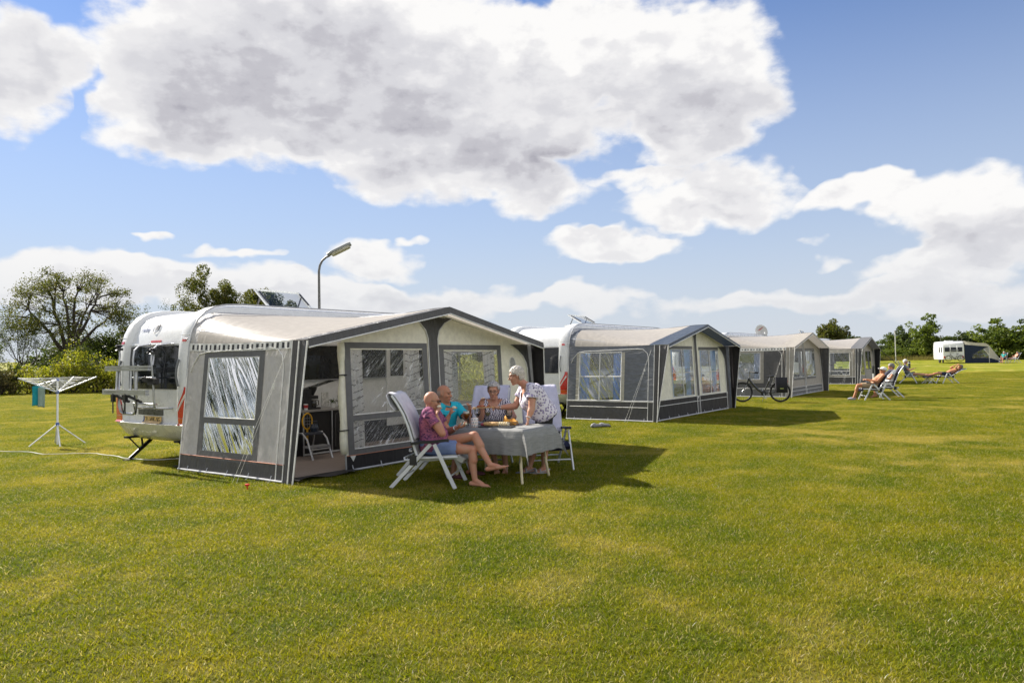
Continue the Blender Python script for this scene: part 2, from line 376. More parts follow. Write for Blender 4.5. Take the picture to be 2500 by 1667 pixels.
for k in range(4200):
    x, y = random.uniform(-PS / 2, PS / 2), random.uniform(-PS / 2, PS / 2)
    h = random.uniform(.010, .027) if random.random() < .9 else random.uniform(.025, .036); wd = random.uniform(.0014, .0030); a = random.uniform(0, PI); ln = random.uniform(.3, 1.8) * h; la = random.uniform(0, 2 * PI)
    dx, dy = math.cos(a) * wd, math.sin(a) * wd; lx, ly = math.cos(la) * ln, math.sin(la) * ln
    m.add([(x - dx, y - dy, 0), (x + dx, y + dy, 0), (x + lx * .45 + dx * .8, y + ly * .45 + dy * .8, h * .65), (x + lx * .45 - dx * .8, y + ly * .45 - dy * .8, h * .65), (x + lx, y + ly, h)], [(0, 1, 2, 3), (3, 2, 4)])
grass = m.build('grass', bm_, smooth=0); tag(grass, 'short mown grass blades covering the lawn', 'grass', kind='stuff')
gt = bpy.data.node_groups.new('lay_grass', 'GeometryNodeTree')
gt.interface.new_socket('Geometry', in_out='INPUT', socket_type='NodeSocketGeometry'); gt.interface.new_socket('Geometry', in_out='OUTPUT', socket_type='NodeSocketGeometry')
N = gt.nodes; L = gt.links; gi = N.new('NodeGroupInput'); go = N.new('NodeGroupOutput')
gx, gy = 130, 74
grd = N.new('GeometryNodeMeshGrid'); grd.inputs[0].default_value = gx * .76; grd.inputs[1].default_value = gy * .76; grd.inputs[2].default_value = gx + 1; grd.inputs[3].default_value = gy + 1
tf = N.new('GeometryNodeTransform'); tf.inputs['Translation'].default_value = (4, gy * .38 + 2.2, 0); L.new(grd.outputs[0], tf.inputs[0])
def gm_(op, a, b=0.0):
    n = N.new('ShaderNodeMath'); n.operation = op
    for i, v in enumerate((a, b)):
        if hasattr(v, 'is_output'): L.new(v, n.inputs[i])
        else: n.inputs[i].default_value = v
    return n.outputs[0]
ps = N.new('GeometryNodeInputPosition'); sx = N.new('ShaderNodeSeparateXYZ'); L.new(ps.outputs[0], sx.inputs[0])
cond = gm_('GREATER_THAN', gm_('ABSOLUTE', sx.outputs[0]), gm_('ADD', gm_('MULTIPLY', sx.outputs[1], .78), 2.2))
de = N.new('GeometryNodeDeleteGeometry'); de.domain = 'POINT'; L.new(tf.outputs[0], de.inputs[0]); L.new(cond, de.inputs[1])
up_ = gm_('MULTIPLY', gm_('MAXIMUM', gm_('SUBTRACT', sx.outputs[1], 50.0), 0.0), .008)
cx = N.new('ShaderNodeCombineXYZ'); L.new(up_, cx.inputs[2])
sp_ = N.new('GeometryNodeSetPosition'); L.new(de.outputs[0], sp_.inputs[0]); L.new(cx.outputs[0], sp_.inputs['Offset'])
rv = N.new('FunctionNodeRandomValue'); rv.data_type = 'INT'; rv.inputs[4].default_value = 0; rv.inputs[5].default_value = 3
rz = N.new('ShaderNodeCombineXYZ'); L.new(gm_('MULTIPLY', rv.outputs[2], PI / 2), rz.inputs[2])
ip = N.new('GeometryNodeInstanceOnPoints'); L.new(sp_.outputs[0], ip.inputs[0]); L.new(gi.outputs[0], ip.inputs['Instance']); L.new(rz.outputs[0], ip.inputs['Rotation'])
L.new(ip.outputs[0], go.inputs[0])
md = grass.modifiers.new('lay', 'NODES'); md.node_group = gt
# ------------------------------------------------------------------ caravans and awnings; local axes: x along the caravan, y from the awning front to the caravan
TH = rad(54.5)
UX = Vector((math.cos(TH), math.sin(TH), 0)); VX = Vector((-math.sin(TH), math.cos(TH), 0))
def wpos(A, a, b, z=0): return Vector(A) + UX * a + VX * b + Vector((0, 0, z))
car_white = P('caravan_white', (.74, .75, .75), .28, spec=.5, var=.02, coat=.4)
car_grey = P('caravan_grey_trim', (.30, .31, .33), .45)
dark_glass = P('tinted_window', (.012, .014, .018), .05, spec=.45, var=.1)
red_lens = P('red_lens', (.55, .018, .012), .15, spec=.8, coat=.6, bump=.3, bs=60)
amber_lens = P('amber_lens', (.60, .09, .02), .15, spec=.8, coat=.6)
clear_lens = P('clear_lens', (.72, .66, .64), .12, spec=.9, coat=.6, bump=.3, bs=50)
plate_y = P('plate_yellow', (.72, .50, .20), .35)
ink = P('black_print', (.02, .02, .025), .5)
ink_blue = P('blue_print', (.06, .10, .24), .5)
ink_red = P('red_print', (.45, .04, .04), .5)
seam_grey = P('seam_grey', (.42, .43, .45), .5)
CL, CW, CH = 6.7, 2.25, 2.6
PROF = [(.42, .38), (.26, .37), (.12, .46), (.03, .58), (-.02, .64), (-.035, .665), (.005, .69), (.0, .85), (.0, 1.1), (.005, 1.4), (.02, 1.7), (.045, 1.95), (.10, 2.16), (.19, 2.33), (.32, 2.46), (.48, 2.54), (.7, 2.585), (1.0, 2.6)]
def car_side_pts():
    front = [(CL - 1.0, 2.6), (CL - .6, 2.55), (CL - .33, 2.4), (CL - .15, 2.1), (CL - .05, 1.7), (CL, 1.25), (CL, .8), (CL - .1, .5), (CL - .35, .37)]
    return PROF + front
def prof_x(z, off=0):
    for (x0, z0), (x1, z1) in zip(PROF[2:], PROF[3:]):
        if z0 <= z <= z1: return lerp(x0, x1, (z - z0) / (z1 - z0))
    return PROF[2][0]
def bow(y): return .07 * ((y - CW / 2) / (CW / 2)) ** 2
def recess(y): return .085 * sm(y, .29, .34) * (1 - sm(y, CW - .34, CW - .29))
def rear_x(y, z): return prof_x(z) + bow(y) + (recess(y) if z > .7 else recess(y) * sm(z, .62, .7))
def text(body, size, mat, parent, loc, rot, name='lettering', sx=1):
    cu = bpy.data.curves.new(name, 'FONT'); cu.body = body; cu.size = size; cu.extrude = .0015; cu.align_x = 'CENTER'; cu.align_y = 'CENTER'
    to = bpy.data.objects.new(name, cu); C.objects.link(to); me = bpy.data.meshes.new_from_object(to.evaluated_get(bpy.context.evaluated_depsgraph_get())); bpy.data.objects.remove(to)
    me.materials.clear(); me.materials.append(mat); o = bpy.data.objects.new(name, me); C.objects.link(o); o.parent = parent; o.location = loc; o.rotation_euler = rot; o.scale = (sx, 1, 1); return o
def caravan(A, label, rack=False, hatch=None, marks=False, dish=None):
    root = thing('caravan', label, 'caravan', wpos(A, .1, 2.52), TH, 'white caravans parked in a row')
    pts = car_side_pts(); n = len(pts); ys = [0, .015, .05, .12, .2, .27, .30, .34, .42, .7, 1.0, 1.3, 1.6, CW - .42, CW - .34, CW - .30, CW - .27, CW - .2, CW - .12, CW - .05, CW - .015, CW]
    m = MB(); rings = []
    for y in ys:
        e = min(y, CW - y); ins = .11 * (1 - math.sqrt(max(0, 1 - (1 - min(1, e / .12)) ** 2)))
        rec = recess(y); ring = []
        for i, (x, z) in enumerate(pts):
            a = Vector(pts[(i - 1) % n]); b = Vector(pts[(i + 1) % n]); d = (b - a).normalized(); nr = Vector((d.y, -d.x))  # inward
            k = ins + (rec if (z > .68 and 0 < i < n) else 0) * (1 if 4 < i < n - 4 else 0)
            q = Vector((x, z)) + nr * k
            if x < 1.2: q.x += bow(y) * sm(1.2 - x, 0, .6)
            ring.append((q.x, y, q.y))
        rings.append(ring)
    m.loft(rings, True)
    m.build('body', car_white, root, 40)
    def patch(name, y0, y1, z0, z1, mat, off, nu=10, nv=10, shape=None, par=None, th=.012):
        m = MB()
        def fn(o):
            def f(s, t):
                y = lerp(y0, y1, s); z = lerp(z0, z1, t)
                if shape: y, z = shape(s, t)
                return (rear_x(y, z) - off + o, y, z)
            return f
        m.grid(fn(0), nu, nv)
        per = [(i / nu, 0) for i in range(nu)] + [(1, j / nv) for j in range(nv)] + [(1 - i / nu, 1) for i in range(nu)] + [(0, 1 - j / nv) for j in range(nv)]
        f0, f1 = fn(0), fn(th); vs = [f0(*p) for p in per] + [f1(*p) for p in per]; k = len(per)
        m.add(vs, [(i, i + k, (i + 1) % k + k, (i + 1) % k) for i in range(k)])
        return m.build(name, mat, par or root, 40)
    wn = patch('window', .36, CW - .36, 1.23, 1.93, dark_glass, .014, 14, 8)
    patch('window_trim', .35, CW - .35, 1.955, 1.985, car_white, .03, 12, 2)
    patch('brake_light', .93, 1.23, 1.995, 2.025, red_lens, .012, 4, 2)
    for y0, y1 in ((.02, .29), (CW - .29, CW - .02)):
        m = MB(); m.tube([(rear_x(lerp(y0, y1, i / 6), 2.09) - .002, lerp(y0, y1, i / 6), 2.09) for i in range(7)], .004, 5); m.build('panel_seam', seam_grey, root)
    for sgn in (0, 1):
        Y = (lambda y: CW - y) if sgn else (lambda y: y)
        def shp(z0, z1, ya, yb, curve=0):
            def f(s, t):
                z = lerp(z0, z1, t); tt = (z - .67) / .6
                inner = lerp(.25, .265, tt) if tt < .4 else lerp(.265, .11, sm(tt, .4, 1.0))
                return Y(lerp(.035, inner, lerp(ya, yb, s))), z
            return f
        tl = patch('taillight', 0, 0, 0, 0, red_lens, .012, 6, 12, shp(.78, 1.27, 0, 1))
        patch('amber_section', 0, 0, 0, 0, amber_lens, .012, 6, 4, shp(.67, .775, 0, 1), tl)
        def shp2(s, t):
            z = lerp(.90, 1.10, s) + .055 * (t - .5) + .05 * math.sin(PI * s * .5); y = lerp(.25, .06, s)
            return Y(y), z
        patch('clear_section', 0, 0, 0, 0, clear_lens, .020, 8, 3, shp2, tl, .008)
        patch('side_reflector', Y(.13), Y(.22), 1.985, 2.03, red_lens, .012, 2, 2)
        m = MB(); m.tube([(rear_x(Y(.26), z) - .02 - .035 * math.sin(PI * (z - 1.28) / .42), Y(.235), z) for z in [1.28 + .42 * i / 8 for i in range(9)]], .013, 8, flat=1.6)
        m.build('grab_handle', P('handle_grey', (.16, .17, .18), .35), root)
    # number plate on a dark recess
    patch('plate_recess', .78, 1.55, .80, .90, P('dark_recess', (.07, .075, .085), .3), .008, 8, 3)
    if marks:
        pl = patch('number_plate', .80, 1.32, .645 + .03, .785, plate_y, .035, 6, 3)
        px = rear_x(1.06, .73) - .037
        text('21-WK-SG', .115, ink, pl, (px, 1.035, .728), (rad(90), 0, rad(-90)), sx=.86)
        patch('blue_band', 1.285, 1.32, .68, .782, ink_blue, .037, 2, 2, None, pl, .003)
        text('Hobby', .105, ink_blue, root, (rear_x(1.55, 2.24) - .008, 1.55, 2.215), (rad(90 - 30), 0, rad(-90)))
        text('100', .15, ink, root, (rear_x(1.2, 2.26) - .008, 1.20, 2.25), (rad(90 - 30), 0, rad(-90)), sx=.62)
        m = MB(); ring = [(rear_x(1.2, 2.25 + .095 * math.sin(a)) - .006, 1.2 + .085 * math.cos(a), 2.25 + .095 * math.sin(a)) for a in [2 * PI * i / 24 for i in range(24)]]
        m.tube(ring + ring[:1], .0035, 5, caps=False); m.build('emblem_ring', ink, root)
        m = MB(); m.tube([(rear_x(1.6, 2.31) - .008, 1.62 - .12 * i / 6, 2.305 + .014 * math.sin(i * 1.3)) for i in range(7)], .004, 5); m.build('emblem_squiggle', ink_red, root)
    else:
        pl = patch('number_plate', .80, 1.32, .665, .785, plate_y, .035, 6, 3)
    # side windows and entrance door on the awning side
    for k, (x0, x1, z0, z1) in enumerate(((.95, 4.30, 1.30, 1.93), (4.95, 5.95, 1.22, 1.86))):
        m = MB(); m.box(((x0 + x1) / 2, -.016, (z0 + z1) / 2), (x1 - x0, .03, z1 - z0)); o = m.build('window', dark_glass, root)
        m = MB()
        for a, b in (((x0, z0), (x1, z0)), ((x1, z0), (x1, z1)), ((x1, z1), (x0, z1)), ((x0, z1), (x0, z0))): m.bar((a[0], -.034, a[1]), (b[0], -.034, b[1]), .02, .03, (0, 1, 0))
        m.build('frame', car_grey, o)
    m = MB(); m.box((4.62, -.01, 1.2), (.58, .025, 1.75)); d = m.build('door', car_white, root)
    m = MB(); m.box((4.62, -.03, 1.6), (.36, .02, .55)); m.build('pane', dark_glass, d)
    for y in (.02, CW - .02):
        m = MB(); s = -1 if y < 1 else 1
        m.lathe([(.1, -.09), (.29, -.09), (.325, -.06), (.325, .06), (.29, .09), (.1, .09)], (0, 0, 0), 24)
        o = m.build('wheel', dark_rub, root); o.rotation_euler = (rad(90), 0, 0); o.location = (3.45, y + (.14 if y < 1 else -.14), .325)
        m = MB(); m.lathe([(.02, .1), (.19, .095), (.2, .06), (.2, -.06), (.02, -.06)], (0, 0, 0), 20); m.build('rim', alu, o)
    # rear steady legs
    bl = P('black_steel', (.02, .02, .022), .5, .3)
    for y in (.35, CW - .35):
        m = MB(); y2 = y + (.0)
        m.bar((.62, y2, .43), (.12, y2, .03), .055, .03, (0, 1, 0)); m.bar((.12, y2 + .05, .40), (.30, y2 + .02, .19), .02, .02); m.bar((.30, y2 - .05, .40), (.33, y2 - .03, .22), .025, .02)
        m.box((.3, y2, .40), (.5, .12, .03)); m.box((.10, y2, .015), (.14, .10, .02))
        m.build('steady_leg', bl, root)
    m = MB(); m.tube([(.05, y, 2.02) for y in (0, .1)], .01); m.build('rail_end', alu, root)
    m = MB()       # awning rail round the roof edge
    rp = [(x + .03, -.012, z) for x, z in PROF[7:]] + [(CL - x - .03, -.012, z) for x, z in reversed(PROF[7:])]
    m.tube(rp, .014, 6); m.build('awning_rail', seam_grey, root)
    if hatch:
        hx, hy, ang, wdt, ln = hatch
        m = MB(); m.box((hx, hy, CH + .02), (ln + .08, wdt + .08, .06)); h = m.build('roof_hatch', white_pl, root)
        ca, sa = math.cos(rad(ang)), math.sin(rad(ang))
        def hp(u, v, o=0): return (hx + (u - .5) * ln, hy - wdt / 2 + v * ca * wdt - o * sa, CH + .06 + v * sa * wdt + o * ca)
        m = MB(); m.grid(lambda s, t: hp(s, t, .03 * math.sin(PI * s) * math.sin(PI * t)), 6, 6); m.build('pane', glass('hatch_glass', (.70, .73, .76), .03), h)
        m = MB()
        for a, b in (((0, 0), (1, 0)), ((1, 0), (1, 1)), ((1, 1), (0, 1)), ((0, 1), (0, 0))): m.bar(hp(*a), hp(*b), .045, .03)
        m.build('lid_frame', white_pl, h)
        for u in (.03, .97):
            m = MB(); m.bar((hx + (u - .5) * ln, hy + wdt * .3, CH + .04), hp(u, .70), .03, .014); m.bar(hp(u, .2, .03), hp(u, .85, .03), .03, .02); m.build('stay', P('stay_dark', (.05, .05, .055), .4), h)
    m = MB(); m.lathe([(.16, 0), (.2, .02), (.2, .07), (.12, .10), (.03, .11)], (4.9, 1.1, CH), 20); m.build('roof_vent', white_pl, root)
    if rack:
        r = MB()
        for y in (.62, 1.18):      # two bent main tubes
            r.tube([(rear_x(y, 1.96) - .01, y, 1.965), (-.10, y, 1.93), (-.17, y, 1.86), (-.19, y, 1.7), (-.16, y, 1.3), (-.15, y, .98), (-.11, y + .03, .93), (rear_x(y, .93) - .01, y - .12, .925)], .017, 8)
        r.tube([(rear_x(.5, 1.955) - .03, .5, 1.955), (rear_x(1.35, 1.955) - .03, 1.35, 1.955)], .014, 8)
        r.tube([(-.15, .55, 1.0), (-.15, 1.25, 1.0)], .014, 8); r.tube([(-.17, .55, 1.42), (-.17, 1.3, 1.42)], .014, 8)
        rk = r.build('bike_rack', alu, root)
        m = MB(); y0, y1 = .80, 1.34
        m.tube([(-.30, y1, 1.62), (-.33, y1, 1.55), (-.34, y1, .98), (-.33, y1 - .04, .88), (-.33, y1 - .12, .85), (-.33, y0 + .12, .85), (-.33, y0 + .04, .88), (-.34, y0, .98), (-.33, y0, 1.55), (-.30, y0, 1.62)], .02, 8)
        m.tube([(-.36, y1, 1.60), (-.38, y1, 1.22)], .018, 8); m.tube([(-.36, y0 + .1, 1.60), (-.38, y0 + .1, 1.22)], .018, 8)
        m.build('platform_frame', alu, rk)
        for z, x in ((1.575, -.36), (1.195, -.40)):
            m = MB()
            for dx, dz in ((0, 0.022), (.0, -.022)): m.bar((x + dx, .36, z + dz), (x + dx, 1.70, z + dz), .06, .036)
            m.build('wheel_rail', alu, rk)
        for y in (.80, 1.18):
            m = MB(); m.box((-.43, y + .16, 1.10), (.05, .07, .12)); m.bar((-.42, y + .18, 1.16), (-.30, y - .08, 1.04), .05, .03); m.bar((-.43, y + .17, 1.08), (-.43, y + .17, .86), .025, .012); m.tube([(-.38, y, 1.18), (-.36, y - .06, 1.0), (-.36, y - .02, .85), (-.37, y + .02, 1.0)], .008, 6)
            m.build('wheel_strap', black_pl, rk)
        for (y, z, x, l) in ((1.70, 1.62, -.16, .30), (.60, 1.62, -.18, .22)):
            m = MB(); m.tube([(x, y, z), (x + .03, y + .02, z + l * .6), (x + .02, y + .03, z + l)], .014, 8)
            o = m.build('bike_arm', alu, rk)
            m = MB(); m.lathe([(.02, -.05), (.06, -.045), (.03, -.02), (.03, .0), (.06, .02), (.045, .045), (.01, .05)], (x + .02, y + .03, z + l), 12); m.box((x, y - .03, z + l - .03), (.05, .14, .04)); m.build('clamp', black_pl, o)
        m = MB(); m.bar((-.22, .8, 1.40), (-.22, .42, 1.37), .06, .07); m.box((-.20, .55, 1.36), (.1, .16, .1)); m.build('clamp', black_pl, rk)
    return root

# ---- awning
f_roof = fabric('roof_cloth_beige', (.57, .53, .48), .38, .42, .16, (2, 5, 2), spec=.5)
f_grey = fabric('side_cloth_grey', (.60, .585, .57), .25, .5, .9, (6, 2.2, .9))
f_dark = fabric('cloth_charcoal', (.10, .098, .10), .1, .42, 1.0, (6, 3, .8))
f_black = fabric('cloth_black', (.022, .020, .022), .04, .55, .5, (4, 4, 1))
f_cream = fabric('front_cloth_cream', (.92, .90, .76), .26, .6, .35, (3, 3, 1.2))
f_band = fabric('frame_cloth_grey', (.155, .155, .158), .1, .55, .3, (5, 5, 3))
f_blue = fabric('cloth_dark_blue', (.050, .068, .10), .12, .40, .6, (5, 3, .9))
f_bluegrey = fabric('cloth_blue_grey', (.19, .205, .235), .25, .5, .7, (2, 2, 6))
f_beige = fabric('cloth_beige', (.44, .41, .365), .25, .55, .7, (5, 3, 1))
f_piping = P('piping_white', (.72, .72, .70), .55)
f_orange = P('piping_orange', (.48, .20, .12), .6)
f_strap = P('ground_strap', (.50, .51, .54), .6, bump=.3, bs=20)
def streak(name, rot, sc, st, refl, fine=.4, clear=1.0, crease=0): return vinyl(name, rot, sc, st, refl, fine=fine, clear=clear, crease=crease)
v_side = streak('vinyl_creased', (rad(34), 0, 0), (1.5, 3.0, .4), .62, .30, .06)
v_sideB = streak('vinyl_creased_soft', (rad(36), 0, 0), (3, 9, .7), .8, .04, .3, crease=.35)
v_front = streak('vinyl_creased_fine', (0, rad(40), 0), (2.2, 3, 24), .8, -.05, .5, crease=.7)
v_far = streak('vinyl_rumpled', (0, rad(30), 0), (6, 6, 12), .6, -.04, .5, crease=.35)
v_blue = vinyl('vinyl_blue', (rad(34), 0, 0), (2, 6, .6), .8, .02, tint=(.70, .80, .97), fine=.2, crease=.35)
v_clear = streak('vinyl_smooth', (0, rad(10), 0), (1.2, 2, 3), .35, .0, .2)
def chevron(name, base, line):
    m, t, out = newmat(name); co = t.coord('Object', (1, 1, 1)); sp = t.n.new('ShaderNodeSeparateXYZ'); t.l.new(co, sp.inputs[0])
    u = t.math('ADD', sp.outputs[0], sp.outputs[1])
    zig = t.math('PINGPONG', u, .05); v = t.math('FRACT', t.math('MULTIPLY', t.math('ADD', sp.outputs[2], t.math('MULTIPLY', zig, 1.6)), 9.0))
    k = t.math('LESS_THAN', v, .11); n = t.noise(co, 7, 3); k = t.math('MULTIPLY', k, t.ramp(n, .38, .5))
    patch = t.math('GREATER_THAN', t.noise(co, 11, 1), .66)
    c = t.mix(k, base, line); c = t.mix(t.math('MULTIPLY', patch, .5), c, (.22, .22, .23))
    b = t.node('ShaderNodeBsdfPrincipled'); t.put(b.inputs['Base Color'], c); b.inputs['Roughness'].default_value = .8
    tr = t.node('ShaderNodeBsdfTranslucent'); t.put(tr.inputs[0], c); mx = t.node('ShaderNodeMixShader'); mx.inputs[0].default_value = .4
    t.l.new(b.outputs[0], mx.inputs[1]); t.l.new(tr.outputs[0], mx.inputs[2]); t.l.new(mx.outputs[0], out.inputs[0]); return m
c_chev = chevron('curtain_chevron', (.88, .88, .88), (.09, .09, .10))
c_blue = fabric('curtain_blue', (.22, .42, .74), .45, .8, .3, (9, 9, 1))
c_white = fabric('curtain_white', (.60, .62, .66), .45, .8, .4, (9, 9, 1))
D = 2.52
def wall(fn, s0, s1, top, holes, mat, name, par, thick=.0):
    """cloth wall: s along, z up to top(s); holes = [(s0,s1,z0,z1)] are left open"""
    N = max(2, int((s1 - s0) / .22)); ss = sorted(set([round(s0 + (s1 - s0) * i / N, 4) for i in range(N + 1)] + [h[k] for h in holes for k in (0, 1)]))
    zz = sorted(set([round(.24 * i, 4) for i in range(8)] + [1.86] + [h[k] for h in holes for k in (2, 3)])); m = MB(); idx = {}
    def V(i, j):
        if (i, j) not in idx:
            z = zz[j] if j < len(zz) else top(ss[i]); idx[(i, j)] = len(m.v); m.v.append(fn(ss[i], z))
        return idx[(i, j)]
    for i in range(len(ss) - 1):
        for j in range(len(zz)):
            z1 = zz[j + 1] if j + 1 < len(zz) else 9; sc_, zc = (ss[i] + ss[i + 1]) / 2, (zz[j] + min(z1, 1.9)) / 2
            if any(h[0] < sc_ < h[1] and h[2] < zc < h[3] for h in holes): continue
            m.f.append((V(i, j), V(i + 1, j), V(i + 1, j + 1), V(i, j + 1))); m.m.append(0)
    return m.build(name, mat, par, 60)
def rect_frame(fn, s0, s1, z0, z1, w, off, mat, name, par, w2=None):
    """flat band around an opening (outer rect given), laid `off` in front of fn"""
    m = MB(); w2 = w2 or w
    for (a, b, c, d) in ((s0, s1, z0, z0 + w2), (s0, s1, z1 - w2, z1), (s0, s0 + w, z0 + w2, z1 - w2), (s1 - w, s1, z0 + w2, z1 - w2)):
        m.grid(lambda u, v: fn(lerp(a, b, u), lerp(c, d, v), off), 6, 4)
    return m.build(name, mat, par, 60)
def pane(fn, s0, s1, z0, z1, off, mat, name, par, n=8):
    m = MB(); m.grid(lambda u, v: fn(lerp(s0, s1, u), lerp(z0, z1, v), off), n, n); return m.build(name, mat, par, 60)
def line(fn, pts, r, off, mat, name, par, n=6):
    m = MB(); m.tube([fn(s, z, off) for s, z in pts], r, n); return m.build(name, mat, par)
def lines(fn, sets, r, off, mat, name, par):
    m = MB()
    for pts in sets: m.tube([fn(s, z, off) for s, z in pts], r, 6)
    return m.build(name, mat, par)
def curtain(fn, s0, s1, z0, z1, off, mat, par, tie=None, lean=0):
    m = MB()
    def f(u, v):
        z = lerp(z0, z1, v); a, b = s0, s1
        if lean: b = lerp(s1 + lean, s1, v) if lean else b; a = s0
        return fn(lerp(a, b, u), z, off - .025 * math.sin(u * 22 + v))
    m.grid(f, 24, 10); return m.build('curtain', mat, par, 180)

def awning(A, W, cfg, label):
    root = thing('awning', label, 'awning', A, TH, 'tent awnings in front of the caravans')
    ov = cfg.get('ov', .3); cx = W / 2 + cfg.get('shift', 0); PK = cfg.get('peak', 2.5); EV = 1.93; e0 = .19; e1 = W - .19
    def SA(b, z, o=0): return (.1 * z - o, b, z)
    def SB(b, z, o=0): return (W - .1 * z + o, b, z)
    def FR(a, z, o=0): return (a, .05 * z - o, z)
    def zf(a): return EV + (PK - EV) * (1 - abs(a - cx) / (cx - e0) if a < cx else 1 - (a - cx) / (e1 - cx))
    def zr(a):
        d = min(a - e0, e1 - a); r = .5; h = 2.46 - 1.95
        return 1.95 + h * math.sqrt(max(0, 1 - (1 - min(1, d / r)) ** 2)) if d < r else 2.46
    def roofz(a, b):
        k = (D - b) / D; k = min(1, max(0, k)); s = .05 * math.sin(PI * k)
        return lerp(zr(a), zf(a), k ** .9) - s * (1 - .4 * sm(abs(a - cx), 0, 1.5)) * (1 if .3 < a < W - .3 else .6)
    aa = sorted(set([e0, e0 + .02, e0 + .06, e0 + .12, e0 + .2, e0 + .32, cx, e1 - .32, e1 - .2, e1 - .12, e1 - .06, e1 - .02, e1] + [e0 + (e1 - e0) * i / 28 for i in range(1, 28)]))
    def strip(b0, b1, nb, mat, name, par):
        m = MB(); k = len(aa)
        m.add([(a, lerp(b0, b1, j / nb), roofz(a, lerp(b0, b1, j / nb))) for j in range(nb + 1) for a in aa], [(j * k + i, j * k + i + 1, (j + 1) * k + i + 1, (j + 1) * k + i) for j in range(nb) for i in range(k - 1)])
        return m.build(name, mat, par, 60)
    fb = cfg.get('canopy_from', .0)
    rf = strip(fb, D - .2, 10, cfg['roof'], 'roof', root)
    strip(D - .2, D + .012, 2, cfg['band'], 'rail_band', rf)
    strip(-ov, fb, 3, cfg['canopy'], 'canopy', rf)
    # fascia along the gable edge
    m = MB(); fd = cfg.get('fascia', .11)
    def fas(s, t): a = lerp(e0, e1, s); return (a, -ov - .006 - .01 * t, zf(a) - fd * t)
    ga = [(a - e0) / (e1 - e0) for a in aa]; m.add([fas(s, t) for t in (0, 1) for s in ga], [(i, i + 1, i + 1 + len(ga), i + len(ga)) for i in range(len(ga) - 1)])
    fa = m.build('fascia', cfg['canopy'], rf)
    m = MB(); m.tube([fas(s, 1) for s in ga], .011, 6); m.build('piping', f_piping, fa)
    m = MB(); m.tube([(a, -ov - .002, zf(a) + .004) for a in aa], .006, 6); m.tube([(cx, lerp(-ov, D, i / 8), roofz(cx, lerp(-ov, D, i / 8)) + .003) for i in range(9)], .004, 5); m.build('roof_seam', P('seam_dark', (.10, .10, .11), .7), rf)
    # near side wall
    s = cfg['side']; wb0, wb1, wz0, wz1 = s['win']; pw = s.get('frame_w', .11)
    holes = [(wb0, wb1, wz0, wz1)] + ([(wb0, wb1, *s['win2'])] if 'win2' in s else [])
    topS = lambda b: roofz(e0, b) - .004
    sd = wall(SA, .0, D, topS, holes, s['mat'], 'side_wall', root)
    sk = pane(SA, .0, D, .0, s.get('skirt', .25), .006, s['skirt_mat'], 'skirt', sd)
    lo = s['win2'][0] if 'win2' in s else wz0
    if 'frame' in s:
        rect_frame(SA, wb0 - pw, wb1 + pw, lo - pw, wz1 + pw, pw, .007, s['frame'], 'window_band', sd)
        if 'win2' in s: pane(SA, wb0, wb1, s['win2'][1], wz0, .007, s['frame'], 'window_band', sd)
    pane(SA, wb0, wb1, wz0, wz1, .002, s['vinyl'], 'window', sd)
    if 'win2' in s: pane(SA, wb0, wb1, s['win2'][0], s['win2'][1], .002, s['vinyl'], 'window', sd)
    rs = [[(wb0, wz0), (wb1, wz0), (wb1, wz1), (wb0, wz1), (wb0, wz0)]]
    if 'bars' in s:
        bb, zz = s['bars']; rs += [[(bb, wz0), (bb, wz1)], [(wb0, zz), (wb1, zz)]]
    lines(SA, rs, .012 if 'bars' in s else .007, .008, f_piping, 'window_piping', sd)
    arc = [(.16, .02), (.16, 1.55), (.2, 1.72), (.32, 1.82), (.5, 1.835), (D - .5, 1.80), (D - .3, 1.77), (D - .16, 1.62), (D - .1, 1.5)]
    lines(SA, [arc, [(.012, .0), (.012, 1.93)], [(D - .01, .0), (D - .02, 1.9)]] + ([[(.0, s.get('skirt', .25)), (D, s.get('skirt', .25))]] if s.get('skirt_line', 1) == 1 else []) + ([[(.0, .52), (D, .52)], [(.16, .36), (D - .1, .36)]] if s.get('double') else []), .0085, .012, f_piping, 'zip_piping', sd)
    if s.get('skirt_line') == 'orange': line(SA, [(.0, s['skirt']), (D, s['skirt'])], .006, .012, f_orange, 'piping', sd)
    if 'curtain' in s:
        for c0, c1, ln in ((wb0, wb0 + .26, .0), (wb1 - .26, wb1, .0)): curtain(SA, c0, c1, wz0, wz1 - .02, -.07, s['curtain'], sd)
    if 'gather' in s:
        for b in (wb0 - .05, wb1 + .05): m = MB(); m.grid(lambda u, v: SA(b + (u - .5) * .09, lerp(lo, wz1, v), .01 + .006 * math.sin(v * 90)), 3, 40); m.build('gathered_strip', s['gather'], sd, 60)
    if 'valance' in cfg:
        wv, bv = cfg['valance']; m = MB(); nseg = 42
        def vf(b, z, o): return SA(b, topS(b) + z, o)
        bs_ = [.02]; flag = []
        for k in range(nseg // 2):
            b0 = .06 + (D - .1) * (2 * k) / nseg; b1 = b0 + (D - .1) / nseg * wv; bs_ += [b0, b1]; flag += [0, 1]
        bs_.append(D); flag.append(0); zs_ = [-.115, -.10 + bv, -.02 - bv * .4, .0]; nb_ = len(bs_)
        vs_ = [vf(b_, z_, .016 + .004 * math.sin(b_ * 24)) for z_ in zs_ for b_ in bs_]
        for j in range(3):
            for i in range(nb_ - 1): m.f.append((j * nb_ + i, j * nb_ + i + 1, (j + 1) * nb_ + i + 1, (j + 1) * nb_ + i)); m.m.append(1 if j == 1 and flag[i] else 0)
        m.v = vs_; m.build('valance', [f_piping, ink], sd, 60)
    line(SA, [(0, .03), (D * .3, .035), (D * .7, .03), (D, .03)], .014, .02, f_strap, 'ground_strap', sd)
